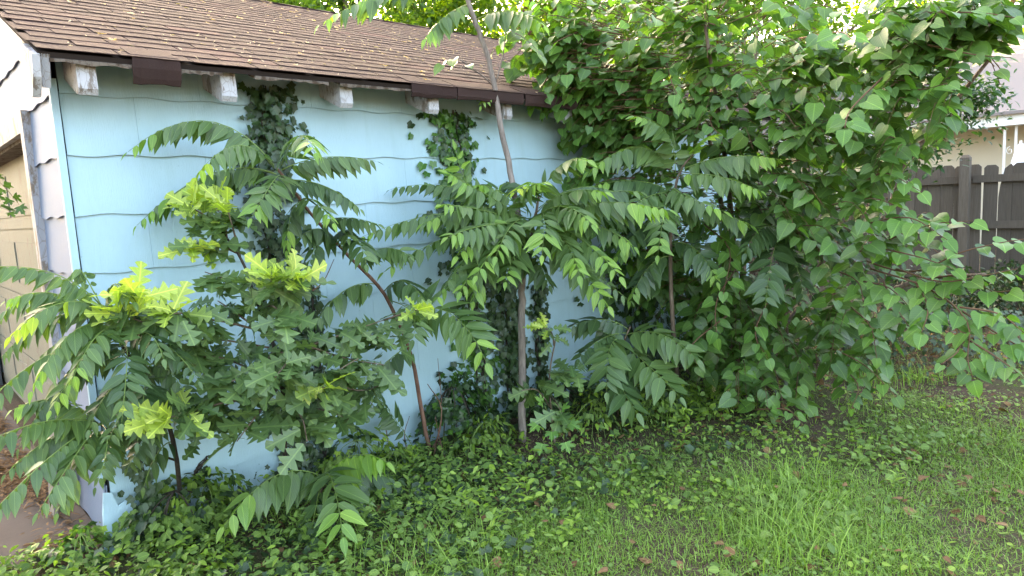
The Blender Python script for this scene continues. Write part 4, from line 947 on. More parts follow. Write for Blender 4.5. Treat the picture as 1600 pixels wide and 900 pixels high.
# ================================================================== oak
b = gnd(448, 770)
pl = Plant('oak_sapling', b, 'young oak with lobed leaves and yellow new growth at its branch tips', 'sapling', GR)
OK = ('oak0', 'oak1', 'oak2')
pl.stem('trunk', [b, at(444, 680, 3.4), at(440, 600, 3.32), at(425, 530, 3.25), at(400, 470, 3.2), at(380, 410, 3.2), at(345, 360, 3.2)], .013, .005, M['bark_dk'])
def oak_branch(start, pts, nl, tipn, yel=True, sz=.155, ysz=.13, side=6):
    P = [A3(start)] + [A3(p) for p in pts]; Q = smooth_path(P, 4)
    mb = MB(); mb.tube(Q, [.006 - .004 * i / len(Q) for i in range(len(Q))], 5); tw = pl.part('branch', mb, M['bark'])
    for i in range(int(nl * .72)):
        t = .2 + .75 * random.random(); q = t * (len(Q) - 1); j = min(int(q), len(Q) - 2); p = Q[j].lerp(Q[j + 1], q - j)
        clusters(pl, [p + Vector((random.gauss(0, .02), random.gauss(0, .02), random.gauss(0, .02)))], 1, sz, OK, 'oak', .02, .35, tw, .5, .25)
    if yel:
        od = (Q[-1] - Q[-4]).normalized(); clusters(pl, [Q[-1], Q[-2]], (tipn + 2) // 2, ysz * 1.1, OK, 'oak_y', .03, .6, tw, .45, .1, od); clusters(pl, [Q[-3], Q[-4]], 2, ysz, OK, ('oak_m', 'oak_y'), .03, .5, tw, .45, .15, od)
    clusters(pl, [Q[-3]], 3, sz, OK, 'oak', .03, .3, tw, .5, .3)
for a in [
    ((345, 360, 3.2), [(325, 340, 3.15), (300, 325, 3.1)], 10, 5), ((370, 395, 3.2), [(330, 380, 3.12), (288, 392, 3.05)], 12, 4),
    ((375, 400, 3.2), [(365, 360, 3.15), (355, 325, 3.1)], 10, 3), ((355, 375, 3.2), [(350, 345, 3.2), (335, 320, 3.2)], 6, 4),
    ((405, 480, 3.2), [(420, 455, 3.05), (425, 432, 2.95)], 14, 9), ((400, 470, 3.2), [(445, 450, 3.1), (465, 440, 3.0)], 10, 6),
    ((420, 520, 3.23), [(330, 500, 3.0), (255, 512, 2.85), (190, 490, 2.75)], 26, 8), ((330, 500, 3.0), [(290, 490, 2.9), (268, 490, 2.8)], 10, 5),
    ((255, 512, 2.85), [(225, 480, 2.8), (215, 462, 2.75)], 4, 4),
    ((440, 600, 3.32), [(380, 620, 3.05), (310, 640, 2.85), (255, 655, 2.72)], 34, 12), ((440, 590, 3.3), [(480, 610, 3.1), (508, 605, 3.0)], 16, 5),
]: oak_branch(*a)
for a in [
    ((430, 545, 3.25), [(400, 580, 3.0), (350, 600, 2.9)], 34), ((430, 545, 3.25), [(450, 560, 3.0), (430, 590, 2.85)], 34), ((440, 600, 3.32), [(400, 650, 3.05), (370, 690, 2.95)], 24),
    ((440, 600, 3.32), [(350, 560, 3.1), (300, 560, 3.05)], 26), ((425, 530, 3.25), [(480, 540, 3.2), (540, 520, 3.3), (600, 500, 3.4)], 34), ((480, 540, 3.2), [(540, 560, 3.3), (600, 570, 3.4)], 30),
    ((440, 580, 3.3), [(500, 590, 3.15), (560, 560, 3.2)], 26), ((444, 640, 3.36), [(470, 650, 3.15), (480, 690, 3.05)], 16), ((425, 530, 3.25), [(370, 490, 3.1), (340, 470, 3.05)], 22), ((440, 600, 3.32), [(340, 640, 3.15), (300, 690, 3.1)], 26), ((444, 640, 3.36), [(500, 640, 3.25), (545, 655, 3.25)], 22), ((480, 540, 3.2), [(560, 520, 3.35), (620, 540, 3.45)], 26), ((500, 590, 3.2), [(560, 610, 3.3), (600, 600, 3.4)], 22), ((430, 545, 3.25), [(330, 530, 3.05), (270, 545, 2.95)], 24), ((400, 470, 3.2), [(360, 440, 3.1), (320, 425, 3.05)], 16), ((405, 480, 3.2), [(430, 480, 3.0), (440, 510, 2.95)], 18),
]: oak_branch(a[0], a[1], a[2], 0, False)
oak_branch((600, 500, 3.4), [(630, 490, 3.35), (652, 484, 3.3)], 4, 5, True, .13, .10)
pl.finish()
b = gnd(868, 705)
pl = Plant('oak_shoot', b, 'short oak shoot with large dark lobed leaves right of the grey sapling trunk', 'sapling', GR)
pl.stem('trunk', [b, at(862, 650, 4.3), at(858, 590, 4.26), at(868, 530, 4.2)], .008, .004, M['bark'])
oak_branch((862, 640, 4.3), [(840, 610, 4.15), (815, 610, 4.05)], 10, 0, False, .17); oak_branch((860, 600, 4.26), [(880, 580, 4.15), (905, 580, 4.1)], 12, 0, False, .16)
oak_branch((866, 540, 4.2), [(862, 520, 4.15), (850, 512, 4.1)], 9, 4, True, .12, .09); oak_branch((862, 620, 4.28), [(870, 630, 4.1), (880, 650, 4.0)], 10, 0, False, .16)
pl.finish()
b = gnd(862, 715)
pl = Plant('maple_seedling', b, 'bright green maple seedling at the foot of the oak shoot', 'seedling')
pl.stem('trunk', [b, at(862, 680, 4.1), at(864, 655, 4.05)], .004, .002, M['stalk'])
for p in ((850, 632, 4.0), (876, 640, 3.98), (842, 662, 3.95), (888, 660, 3.98), (862, 672, 3.9), (848, 690, 3.9), (882, 688, 3.9)):
    mb = MB(); mb.tube([at(863, 660, 4.05), A3(p)], [.0015, .001], 4); tw = pl.part('petiole', mb, M['stalk'])
    d = (A3(p) - at(863, 662, 4.05)).normalized() - UP * .5; pl.add(A3(p), frame(d, UP * .6 + (CAM - A3(p)).normalized() * .6), .085, 'maple', 'mul_y', tw)
pl.finish()

# ================================================================== the big heart-leaved bush
MU = ('mul0', 'mul1', 'mul2')
b = Vector((4.55, -.75, 0))
pl = Plant('mulberry_bush', b, 'huge bush of broad heart shaped leaves filling the right of the garage', 'bush')
limbs = [[(0, 0, 0), (.05, .05, .9), (-.05, .15, 1.8), (-.3, .2, 3.0)], [(.06, 0, 0), (.25, .05, 1.0), (.45, .1, 2.0), (.7, .1, 3.4)], [(0, -.06, 0), (-.15, -.1, .8), (-.45, -.2, 1.7), (-.8, -.25, 2.7)],
         [(.08, -.05, 0), (.3, -.5, .8), (.35, -1.1, 1.6), (.2, -1.7, 2.3)], [(.1, -.08, 0), (.5, -.4, .6), (.8, -.8, 1.0), (.95, -1.1, 1.25)], [(.1, .0, 0), (.9, -.1, .9), (1.6, -.3, 1.9), (2.2, -.5, 2.8)],
         [(.05, -.1, 0), (.3, -.7, .45), (.4, -1.2, .8), (.3, -1.7, .9)]]
LP = []
for l in limbs:
    P = smooth_path([b + Vector(q) for q in l], 6); LP += P[4:]
    mb = MB(); mb.tube(P, [.030 * (1 - .75 * i / (len(P) - 1)) + .004 for i in range(len(P))], 7); pl.part('limb', mb, M['bark'])
def bush_fill(blobs, n, size, mks, leaves=(5, 9), dr=.7):
    """short leafy twigs spread through ellipsoids given in the world"""
    for _ in range(n):
        c, r = random.choice(blobs)
        q = Vector((random.gauss(0, 1), random.gauss(0, 1), random.gauss(0, 1))).normalized() * random.uniform(.3, 1) ** .5
        p = c + Vector((q.x * r[0], q.y * r[1], q.z * r[2]))
        if p.z < .12: continue
        if p.y > -.1 and p.x < GL + .15 and p.z < EV + max(0, TP * (OV + p.y)) + .08: p.y = -.12 - random.random() * .3
        nr = min(LP, key=lambda a: (a - p).length); out = (p - nr); 
        if out.length < .05: out = Vector((.1, -.1, .05))
        out.normalize(); L = random.uniform(.25, .5)
        s0 = p - out * L; mid = p - out * L * .4 + UP * .05; end = p + Vector((0, 0, -.10 * dr)) + out * .05
        leafy_twig_fast(pl, [s0, mid, end], random.randint(*leaves), size, MU, mks, dr)
_tw = MB()
def leafy_twig_fast(pl, pts, n, size, tks, mks, droop):
    P = smooth_path(pts, 3); k = len(P); _tw.tube(P, [.0035 * (1 - .7 * i / (k - 1)) for i in range(k)], 4, False); sgn = 1
    for i in range(n):
        t = .1 + .9 * (i + .5) / n; q = t * (k - 1); j = min(int(q), k - 2); p = P[j].lerp(P[j + 1], q - j); tan = (P[j + 1] - P[j]).normalized()
        side = tan.cross(UP); side = side.normalized() if side.length > .1 else CX.copy(); sgn = -sgn
        d = (side * sgn * random.uniform(.5, 1) + tan * random.uniform(.1, .7) - UP * random.uniform(-.15, 1.) * droop).normalized()
        nn = UP * .85 + (CAM - p).normalized() * .22 + Vector((random.gauss(0, .4), random.gauss(0, .4), 0)); s_ = size * random.choice((.45, .65, .8, .95, 1.1))
        pl.add(p + d * s_ * .3, frame(d, nn), s_, random.choice(tks), random.choice(mks))
def bl(px, py, d, rx, ry, rz): return (at(px, py, d), (rx, ry, rz))
m1 = ('mul', 'mul', 'mul', 'mul_y')
bush_fill([bl(960, 60, 5.2, .7, .5, .5), bl(1080, 100, 5.3, .7, .5, .6), bl(900, 110, 5.3, .4, .4, .3), bl(1180, 40, 5.2, .6, .5, .5), bl(930, 210, 5.3, .35, .3, .25), bl(850, 40, 5.0, .4, .4, .3), bl(840, 120, 5.05, .3, .3, .25), bl(880, 180, 5.2, .3, .3, .22)], 340, .105, m1)
bush_fill([bl(1330, 90, 4.3, .65, .6, .55), bl(1250, 200, 4.6, .6, .5, .5), bl(1410, 60, 4.3, .45, .5, .4), bl(1380, 180, 4.2, .45, .5, .45), bl(1480, 25, 4.2, .35, .5, .15)], 290, .108, m1)
bush_fill([bl(1280, 300, 4.6, .6, .5, .4), bl(1340, 330, 4.2, .45, .4, .3), bl(1130, 200, 5.0, .5, .4, .4), bl(1200, 280, 5.2, .6, .5, .4), bl(1040, 150, 5.3, .5, .4, .4), bl(960, 170, 5.4, .4, .3, .35)], 190, .11, m1)
bush_fill([bl(1150, 430, 5.3, .6, .4, .45), bl(1170, 520, 5.0, .55, .4, .4), bl(1260, 500, 4.8, .5, .4, .35), bl(1110, 540, 5.1, .4, .35, .3), bl(1320, 540, 4.6, .35, .35, .3), bl(1210, 590, 4.7, .45, .3, .22), bl(1050, 470, 5.6, .4, .3, .4), bl(1000, 420, 5.7, .35, .25, .35)], 230, .105, m1)
bush_fill([bl(960, 360, 5.3, .35, .2, .3), bl(1060, 380, 5.5, .45, .3, .4), bl(930, 290, 5.2, .3, .2, .25), bl(1010, 300, 5.5, .4, .25, .3)], 85, .10, m1)
# branches reaching out over the grass towards the viewer
for pts, n, s_ in [
    ([(1330, 400, 4.3), (1420, 425, 3.9), (1500, 395, 3.6), (1560, 380, 3.45), (1612, 372, 3.35)], 13, .135), ([(1330, 400, 4.3), (1400, 370, 4.0), (1460, 350, 3.8), (1520, 345, 3.6)], 11, .135),
    ([(1360, 420, 4.1), (1450, 450, 3.7), (1510, 500, 3.45), (1512, 560, 3.35), (1520, 590, 3.3)], 15, .125), ([(1420, 440, 3.9), (1510, 430, 3.6), (1550, 455, 3.5), (1612, 450, 3.4)], 10, .13),
    ([(1450, 450, 3.7), (1540, 510, 3.45), (1590, 540, 3.3), (1620, 560, 3.2)], 11, .12), ([(1480, 480, 3.6), (1500, 540, 3.4), (1470, 570, 3.35)], 7, .11), ([(1300, 330, 4.4), (1360, 310, 4.1), (1420, 330, 3.9)], 10, .135),
    ([(1330, 300, 4.3), (1380, 270, 4.0), (1440, 300, 3.8)], 10, .135), ([(1350, 440, 4.2), (1390, 450, 3.9), (1430, 490, 3.75)], 10, .145), ([(1290, 540, 4.6), (1350, 570, 4.2), (1400, 620, 4.0)], 10, .10),
    ([(1300, 560, 4.6), (1340, 600, 4.3), (1330, 640, 4.2)], 8, .095), ([(1250, 60, 4.2), (1310, 50, 3.7), (1330, 60, 3.4)], 8, .15), ([(1380, 120, 4.0), (1330, 170, 3.7), (1320, 200, 3.55)], 10, .14),
    ([(1450, 70, 4.0), (1520, 85, 3.8), (1580, 90, 3.7)], 8, .11), ([(1400, 140, 4.1), (1440, 140, 3.9), (1480, 130, 3.7)], 8, .12), ([(1450, 20, 4.0), (1530, 20, 3.8), (1600, 30, 3.7)], 9, .11), ([(1100, 350, 5.0), (1140, 390, 4.7), (1130, 460, 4.5)], 8, .145),
    ([(1150, 420, 4.9), (1120, 470, 4.6), (1120, 530, 4.5)], 9, .12), ([(1200, 470, 4.8), (1180, 520, 4.5), (1200, 560, 4.4)], 9, .13), ([(1140, 490, 4.8), (1080, 540, 4.6), (1090, 570, 4.5)], 8, .12), ([(1040, 90, 5.0), (1050, 130, 4.7), (1070, 170, 4.6)], 9, .13),
    ([(1340, 380, 4.2), (1430, 400, 3.8), (1490, 420, 3.6)], 12, .14), ([(1400, 420, 3.95), (1470, 440, 3.65), (1540, 430, 3.5), (1590, 420, 3.4)], 12, .135),
    ([(1430, 440, 3.8), (1450, 480, 3.6), (1440, 520, 3.5)], 9, .135), ([(1350, 350, 4.2), (1420, 340, 3.85), (1480, 375, 3.65)], 10, .145), ([(1500, 480, 3.5), (1560, 490, 3.35), (1600, 520, 3.25)], 9, .12),
    ([(1512, 530, 3.4), (1560, 560, 3.3), (1600, 590, 3.2)], 9, .115), ([(1380, 440, 4.0), (1400, 480, 3.8), (1420, 510, 3.7)], 9, .14), ([(1330, 480, 4.3), (1360, 510, 4.1), (1370, 560, 4.0)], 9, .11), ([(1300, 420, 4.4), (1340, 440, 4.2), (1350, 480, 4.1)], 8, .12),
    ([(1130, 160, 4.9), (1110, 190, 4.7), (1130, 215, 4.6)], 7, .14), ([(930, 40, 5.0), (890, 55, 4.7), (860, 70, 4.6)], 8, .12), ([(880, 90, 5.1), (850, 130, 4.9), (830, 170, 4.8)], 8, .13), ([(1180, 640, 4.5), (1230, 640, 4.3), (1255, 665, 4.2)], 7, .10),
]: leafy_twig(pl, [A3(p) for p in pts], n, s_ * .86, MU, ('mul', 'mul_y', 'mul_y'), 'twig', .006, .55, .35, facing=.4)
tag(pl.part('twigs', _tw, M['twig']), kind='stuff')
pl.root.children[-1].name = 'twig_mass'
pl.finish()

# shrubs behind the bush: small dark leaves
def shrub(label, base, blobs, n, size, mk, stems, group='shrubs behind the big bush', name='shrub', limit=60, tk=('ov0', 'ov1')):
    pl = Plant(name, base, label, 'shrub', group, limit=limit); base = Vector(base)
    for tip in stems:
        P = smooth_path([base + Vector((random.gauss(0, .1), random.gauss(0, .1), 0)), base.lerp(Vector(tip), .5) + Vector((random.gauss(0, .1), random.gauss(0, .1), .1)), Vector(tip)], 5)
        mb = MB(); mb.tube(P, [.026 * (1 - .75 * i / (len(P) - 1)) for i in range(len(P))], 6); pl.part('stem', mb, M['bark'])
    per = n // len(blobs)
    for c, r in blobs:
        for _ in range(per):
            q = Vector((random.gauss(0, .5), random.gauss(0, .5), random.gauss(0, .5))); p = c + Vector((q.x * r[0], q.y * r[1], q.z * r[2]))
            if p.z < .05: continue
            d = Vector((random.gauss(0, 1), random.gauss(0, 1), random.gauss(-.4, .5))).normalized(); pl.add(p, frame(d, UP + Vector((random.gauss(0, .4), random.gauss(-.2, .4), 0))), size * random.uniform(.6, 1.3), random.choice(tk), mk)
    return pl.finish()
shrub('dark small leaved shrub hanging below the house eave, left of the fence post', (7.3, -.3, 0), [bl(1440, 190, 6.6, .55, .6, .35), bl(1400, 120, 6.6, .6, .6, .4), bl(1490, 170, 6.4, .35, .4, .22), bl(1510, 150, 6.3, .25, .3, .15), bl(1350, 250, 6.8, .6, .5, .5), bl(1410, 230, 6.6, .4, .4, .25)], 3000, .065, 'shrub', [at(1440, 180, 6.6), at(1400, 100, 6.6), at(1350, 200, 6.8), at(1330, 60, 6.9)])
shrub('dark shrub with bare stems behind the upper middle of the big bush', (6.9, .9, 0), [bl(1050, 120, 8.0, .8, .7, .6), bl(1150, 80, 8.0, .8, .7, .5), bl(1250, 140, 7.6, .8, .7, .7), bl(1100, 250, 7.8, .8, .6, .7), bl(1250, 300, 7.4, .8, .6, .6), bl(1000, 40, 8.2, .7, .6, .4)], 4200, .075, 'shrub', [at(1040, 60, 8.0), at(1150, 20, 8.0), at(1165, 60, 8.0), at(1250, 100, 7.6), at(1190, 200, 7.7), at(1020, 100, 8.0)])
shrub('shaded low shrub filling the hollow beneath the big bush', (5.2, -.55, 0), [bl(1100, 480, 6.4, .7, .35, .5), bl(1220, 460, 6.2, .7, .5, .5), bl(1320, 430, 6.2, .6, .5, .45), bl(1050, 420, 6.2, .4, .2, .4), bl(1290, 360, 6.6, .7, .5, .4)], 2600, .075, 'shrub', [at(1100, 400, 6.4), at(1220, 380, 6.2), at(1320, 380, 6.2)])
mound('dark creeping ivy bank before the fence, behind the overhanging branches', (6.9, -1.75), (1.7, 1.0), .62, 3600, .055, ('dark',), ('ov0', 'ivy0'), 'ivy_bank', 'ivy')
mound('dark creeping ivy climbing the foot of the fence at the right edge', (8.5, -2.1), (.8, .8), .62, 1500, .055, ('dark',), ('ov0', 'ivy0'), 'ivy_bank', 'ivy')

# vine sprig hanging by the door
b = Vector((.02, 1.5, 0)); pl = Plant('vine_sprig', at(-30, 300, 4.6), 'green vine sprig hanging over the peeling garage door at the left edge', 'vine')
leafy_twig(pl, [at(-30, 260, 4.6), at(5, 290, 4.5), at(30, 320, 4.45)], 7, .10, ('maple', 'ivy0'), 'mul', 'twig', .003, .6, .2)
leafy_twig(pl, [at(-30, 290, 4.6), at(-5, 320, 4.5), at(15, 330, 4.45)], 6, .10, ('maple', 'ivy0'), 'mul', 'twig', .003, .6, .2)
pl.finish()
# ================================================================== ground cover
def inview(P, m=60):
    d = P - np.array(CAM); q = -(d @ np.array(CZ)); x = (d @ np.array(CX)) / q * F + 800; y = 450 - (d @ np.array(CY)) / q * F
    return (q > .3) & (x > -m) & (x < 1600 + m) & (y < 900 + m) & (y > -m)
def hz(P): return np.array([hgt(a, b) for a, b in P])
def vnoise(P, s, seed):
    r_ = np.random.default_rng(seed); out = np.zeros(len(P))
    for k in range(5):
        a = r_.uniform(0, 6.28); f = s * r_.uniform(.6, 1.8); out += np.sin((P[:, 0] * math.cos(a) + P[:, 1] * math.sin(a)) * f + r_.uniform(0, 6.28))
    return out / 2.5
def field(n, x0, x1, y0, y1, dens):
    P = np.column_stack((rng.uniform(x0, x1, n), rng.uniform(y0, y1, n))); keep = rng.random(n) < dens(P)
    P = P[keep]; P3 = np.column_stack((P, hz(P))); k = inview(P3); return P3[k]
dcam = lambda P: np.hypot(P[:, 0] + .68, P[:, 1] + 3.7)
# lawn zone: away from the wall, thinning to bare soil far right
def lawn(P):
    e = np.clip((-P[:, 1] - .75 - .35 * np.maximum(0, P[:, 0] * .0) + .25 * vnoise(P, 2.2, 3)) * 1.6, 0, 1)
    bare = np.clip((P[:, 0] - 3.1) * .5 + (P[:, 1] + 2.5) * .4 + .35 * vnoise(P, 1.5, 5), 0, .95)
    return e * (1 - bare) * np.clip(.6 + .6 * vnoise(P, 3.5, 8), .15, 1) * np.where(P[:, 0] < -.1, .5, 1)
def blades(n, x0, x1, y0, y1, dens, hmin, hmax, wd):
    P = field(n, x0, x1, y0, y1, dens); k = len(P); a = rng.uniform(0, 6.28, k); le = rng.uniform(.2, 1.5, k); h = rng.uniform(hmin, hmax, k)
    d = np.column_stack((np.cos(a), np.sin(a))); w2 = np.column_stack((-d[:, 1], d[:, 0])) * (wd * rng.uniform(.6, 1.4, k))[:, None]
    lv = []
    for t, ww in ((0, 1), (.4, .9), (.75, .6), (1, .05)):
        c = P.copy(); c[:, :2] += d * (le * h * t * t)[:, None]; c[:, 2] += h * t * (1 - .35 * le * t) - .003
        L_ = c.copy(); L_[:, :2] -= w2 * ww; R_ = c.copy(); R_[:, :2] += w2 * ww; lv += [L_, R_]
    V = np.stack(lv, 1).reshape(-1, 3); q = np.array([(0, 1, 3, 2), (2, 3, 5, 4), (4, 5, 7, 6)]).ravel()
    fl = (q[None] + (np.arange(k) * 8)[:, None]).ravel(); uv = np.tile(np.array([(-.9, 0), (.9, 0), (-.9, .4), (.9, .4), (-.9, .7), (.9, .7), (-.9, 1), (.9, 1)], float), (k, 1))
    return V, fl, np.full(k * 3, 4), uv
V, fl, to, uv = blades(330000, -1.2, 7, -4.2, -.4, lawn, .015, .058, .0015)
o = link(bpy.data.objects.new('grass', np_mesh('grass', V, fl, np.arange(len(to)) * 4, to, M['grass'], uv))); tag(o, 'short green lawn grass with taller tufts in front of the bush', 'grass', kind='stuff')
V, fl, to, uv = blades(30000, -.8, 6, -4.2, -.3, lambda P: np.clip(vnoise(P, 4.5, 21) - .35, 0, 1), .10, .22, .0019)
o = link(bpy.data.objects.new('grass', np_mesh('grass', V, fl, np.arange(len(to)) * 4, to, M['grass'], uv))); tag(o, 'long arching grass tufts standing above the lawn', 'grass', kind='stuff')
V, fl, to, uv = blades(40000, -1.2, 8, -4.2, -.3, lambda P: np.clip(.5 + .5 * vnoise(P, 3, 61), .05, 1), .012, .05, .0013); V[:, 2] *= .6
o = link(bpy.data.objects.new('dead_grass', np_mesh('dead_grass', V, fl, np.arange(len(to)) * 4, to, M['thatch'], uv))); tag(o, 'dry straw coloured thatch lying between the grass blades', 'grass', kind='stuff')
def cover(name, label, n, box, dens, tks, mk, smin, smax, zmin, zmax, tilt=.5):
    P = field(n, *box, dens); k = len(P); P[:, 2] += rng.uniform(zmin, zmax, k); a = rng.uniform(0, 6.28, k)
    d = np.column_stack((np.cos(a), np.sin(a), rng.normal(-.1, .35, k))); nn = np.column_stack((rng.normal(0, tilt, k), rng.normal(-.2, tilt, k), np.ones(k))); sc = rng.uniform(smin, smax, k); R = np_frames(d, nn)
    pick = rng.integers(0, len(tks), k)
    o = joined(name, [(t, P[pick == i], R[pick == i], sc[pick == i]) for i, t in enumerate(tks)], mk); return tag(o, label, 'ground cover')
band = lambda P: np.clip(1.25 - np.abs(P[:, 1] + .75 + .2 * vnoise(P, 2, 4)) * 1.1, 0, 1) * np.clip(.6 + .6 * vnoise(P, 3.2, 11), .1, 1) * np.where(P[:, 0] < .05, np.clip((P[:, 0] + .25) * 3, 0, 1), 1) * np.clip((5.2 - P[:, 0]) * .6, 0, 1)
cover('ground_cover', 'low leafy weeds covering the strip along the garage wall', 40000, (-.4, 5.6, -2.2, -.02), band, ('ov1', 'ov1', 'nar', 'nar', 'rd0'), 'weed', .012, .046, .01, .13, .6)
cover('ground_cover', 'dark ivy runners creeping under the saplings by the wall', 3800, (-.2, 5.6, -1.7, -.02), band, ('ivy0', 'ivy1'), 'ivy', .03, .065, .01, .08)
cover('ground_cover', 'bright yellow green sprigs among the weeds by the wall', 7500, (-.2, 5.2, -2.6, -.15), lambda P: band(P) * np.clip(vnoise(P, 5, 30), 0, 1), ('ov0', 'ov1'), 'weed_y', .022, .055, .06, .20)
cover('ground_cover', 'round leaved weeds scattered through the lawn', 22000, (-1, 7, -4.2, -.8), lambda P: np.clip(vnoise(P, 3, 14) * .9, 0, .8) * np.clip(1.3 - (P[:, 0] - 3.) * .3, .1, 1), ('rd0', 'ov0', 'rd0'), 'weed', .016, .05, .008, .075, .4)
cover('ground_cover', 'small bright clover like leaves sprinkled over the lawn', 13000, (-1, 7, -4.2, -1.), lambda P: np.clip(vnoise(P, 4, 15), 0, .8), ('rd0', 'ov0'), 'weed_y', .014, .036, .02, .07, .3)
cover('ground_cover', 'sparse tiny weeds on the bare soil before the fence', 14000, (3.2, 9, -4, -.6), lambda P: np.clip(.3 + .5 * vnoise(P, 3, 17), .03, 1), ('rd0', 'ov1'), 'weed', .012, .032, .0, .025, .3)
cover('ground_cover', 'matted tiny clover leaves forming the low turf of the lawn', 90000, (-1, 7, -4.2, -.8), lambda P: lawn(P) * np.clip(.75 + .5 * vnoise(P, 4, 51), .1, 1), ('rd0', 'ov0'), 'weed', .007, .022, .004, .035, .5)
corner = lambda P: np.clip(.75 + .5 * vnoise(P, 5, 44), .15, 1)
cover('ground_cover', 'weeds at the foot of the garage corner beside the driveway', 2600, (-.75, .35, -.75, .12), corner, ('ov0', 'ov1', 'nar', 'rd0'), 'weed', .018, .055, .005, .10, .6)
cover('ground_cover', 'fresh bright weed tips at the garage corner', 700, (-.75, .35, -.75, .12), corner, ('ov0', 'ov1'), 'weed_y', .018, .05, .04, .13, .6)
# upright weeds with paired leaves: each a plant with stem and leaves
WP = [(980, 740), (735, 830), (830, 800), (905, 770), (640, 800), (700, 770), (560, 860), (470, 850), (760, 870), (620, 860), (690, 850), (1015, 720), (1060, 700), (940, 720), (1130, 760), (1100, 720), (880, 850), (350, 870), (270, 880), (430, 890), (1290, 830), (1390, 760), (1330, 870), (1440, 830), (1500, 780), (1180, 830), (1240, 790), (800, 740), (760, 730), (650, 750)]
ZN = [(330, 'at the garage corner'), (450, 'left of the seedling'), (600, 'in front of the seedling'), (720, 'below the leaning sapling'), (850, 'below the central trunk'), (1000, 'in front of the low sapling'), (1150, 'at the left foot of the big bush'), (1300, 'in the middle of the lawn'), (9999, 'on the lawn at right')]
byz = {}
for q in WP: byz.setdefault(next(n for x, n in ZN if q[0] < x), []).append(q)
wl_ = {}
for zn, qs in byz.items():
    qs.sort(key=lambda q: -q[1])
    for k, q in enumerate(qs): wl_[q] = zn + ('' if len(qs) == 1 else ', ' + ('nearest one' if k == 0 else 'farthest one' if k == len(qs) - 1 else ('second', 'third', 'fourth', 'fifth', 'sixth')[k - 1] + ' nearest one'))
for i, (px, py) in enumerate(WP):
    b = gnd(px, py); b.z = hgt(b.x, b.y); br = random.random() < .35
    pl = Plant('weed_plant', b, ('bright' if br else 'green') + ' upright weed ' + wl_[px, py], 'weed', 'upright weeds'); h = random.uniform(.10, .2)
    top = b + Vector((random.gauss(0, .03), random.gauss(0, .03), h)); pl.stem('stalk', [b, b.lerp(top, .5), top], .002, .001, M['stalk'], 4)
    for j in range(5):
        p = b.lerp(top, .3 + .7 * j / 4); a = j * 1.57 + random.random()
        for s_ in (0, math.pi):
            d = Vector((math.cos(a + s_), math.sin(a + s_), .25 + .12 * j)); pl.add(p, frame(d, UP), random.uniform(.045, .075) * (1 - .08 * j), 'ov1', 'weed_y' if br else 'weed')
    pl.finish()
# flower spikes
for i, (px, py, lab) in enumerate(((1116, 625, 'thin pale seed spike, left one of two before the dark hollow'), (1138, 640, 'thin pale seed spike, right one of two before the dark hollow'))):
    b = gnd(px, py + 15); t = empty('seed_spike', b, lab, 'seed spike'); mb = MB(); mb.tube([(0, 0, 0), (0, 0, .22)], [.0015, .001], 4); mb.build('stalk', M['stalk'], t)
    mb = MB()
    for k in range(26):
        z = .12 + .004 * k; a = k * 2.4; p = Vector((.012 * math.cos(a), .012 * math.sin(a), z)); mb.tube([p * .2 + Vector((0, 0, z * .8)), p, p + Vector((0, 0, .004))], [.0005, .003, .001], 4)
    tag(mb.build('seeds', M['pale'], t), kind='stuff'); t.children[-1].name = 'seed_head'
# fallen leaves
P = field(6500, -1.2, 8.5, -4.2, -.05, lambda P: np.clip(.22 + .25 * vnoise(P, 2.5, 40) + np.clip((P[:, 0] - 3) * .12, 0, .6), .05, 1)); k = len(P); P[:, 2] += rng.uniform(.006, .04, k)
a = rng.uniform(0, 6.28, k); R = np_frames(np.column_stack((np.cos(a), np.sin(a), rng.normal(0, .25, k))), np.column_stack((rng.normal(0, .4, k), rng.normal(0, .4, k), np.ones(k))))
tag(joined('leaf_litter', [('mul1', P, R, rng.uniform(.02, .06, k))], 'litter'), 'dry brown leaves lying on the soil and grass', 'leaf litter')
P = field(60000, -3.5, -.1, .1, 4.5, lambda P: np.clip(.3 + .5 * vnoise(P, 3, 41) + np.clip((P[:, 0] + .5) * 1.2, 0, .6), .02, 1)); k = len(P); P[:, 2] = .032 + rng.uniform(0, .012, k)
a = rng.uniform(0, 6.28, k); R = np_frames(np.column_stack((np.cos(a), np.sin(a), rng.normal(0, .15, k))), np.column_stack((rng.normal(0, .3, k), rng.normal(0, .3, k), np.ones(k))))
tag(joined('leaf_litter', [('nar', P[::2], R[::2], rng.uniform(.03, .09, len(P[::2]))), ('ov1', P[1::2], R[1::2], rng.uniform(.02, .05, len(P[1::2])))], 'litter'), 'brown needles and dead leaves on the driveway', 'leaf litter')
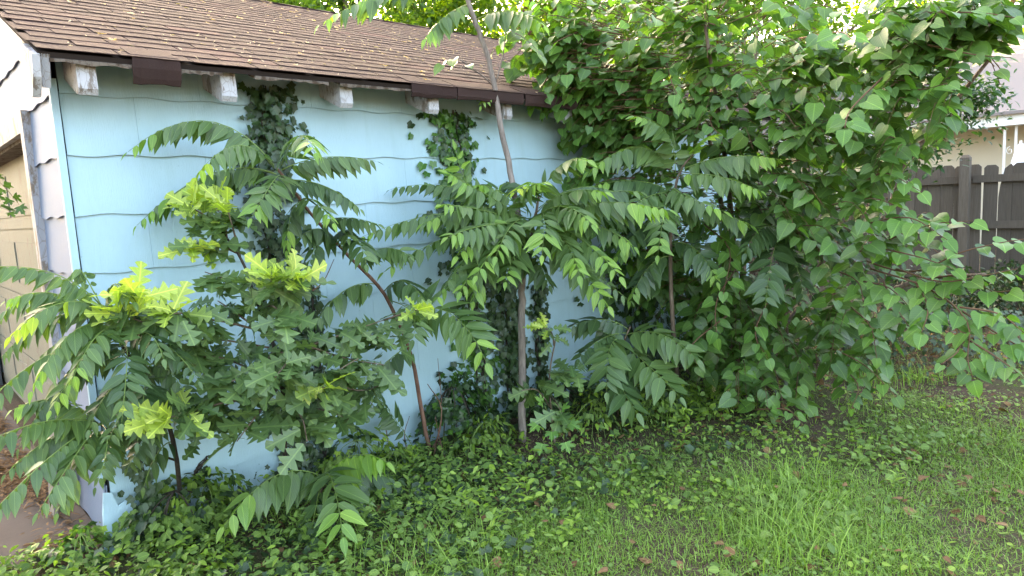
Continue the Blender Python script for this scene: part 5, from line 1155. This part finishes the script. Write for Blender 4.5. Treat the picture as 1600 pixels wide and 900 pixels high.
# fine debris on the roof
k = 900; uu = rng.uniform(-.05, 5.2, k); ss = rng.uniform(.02, SL * .97, k); kk = vnoise(np.column_stack((uu, ss)), 3.5, 77) > -.25; uu, ss = uu[kk], ss[kk]; k = len(uu)
P = np.array([rp(a_, b_, .016) for a_, b_ in zip(uu, ss)]); a = rng.uniform(0, 6.28, k); R = np_frames(np.column_stack((np.cos(a), np.sin(a) * .92, np.sin(a) * .38)), np.column_stack((rng.normal(0, .3, k), rng.normal(-.38, .3, k), np.ones(k))))
tag(joined('roof_debris', [('quad', P[::2], R[::2], rng.uniform(.008, .022, len(P[::2]))), ('nar', P[1::2], R[1::2], rng.uniform(.02, .06, len(P[1::2])))], 'pale'), 'fine pale petals and stems scattered over the brown roof', 'debris')
# dried blossoms on the roof
V_, f_, u_ = [], [], []
def blossom(v):
    r_ = random.Random(v); mb = MB()
    for k in range(6):
        a = r_.uniform(0, 6.28); R_ = frame(Vector((math.cos(a), math.sin(a), r_.uniform(0, .5))), UP + Vector((r_.gauss(0, .4), r_.gauss(0, .4), 0))); vv, ff, uu = T['quad']
        n0 = len(mb.v); mb.add([R_ @ Vector(q) * r_.uniform(.7, 1.2) for q in vv], ff)
    a = r_.uniform(0, 6.28); mb.tube([(0, 0, .1), (math.cos(a) * 1.2, math.sin(a) * 1.2, .12), (math.cos(a + .3) * 2.3, math.sin(a + .3) * 2.3, .1)], [.05, .04, .03], 4)
    return mb.mesh('dried_blossom', M['pale'])
bm_ = [blossom(v) for v in range(6)]
for i in range(230):
    u, s_ = random.uniform(0, 4.4), random.uniform(.02, SL * .97)
    o = link(bpy.data.objects.new('dried_blossom', bm_[i % 6])); sc = random.choice((.009, .012, .015, .02)) * random.uniform(.7, 1.2)
    o.matrix_world = Matrix.Translation(rp(u, s_, .019)) @ RB @ Matrix.Rotation(random.uniform(0, 6.28), 4, 'Z') @ Matrix.Scale(sc, 4)
    tag(o, 'pale dried blossom lying on the brown shingle roof', 'blossom', 'dried blossoms on the roof')
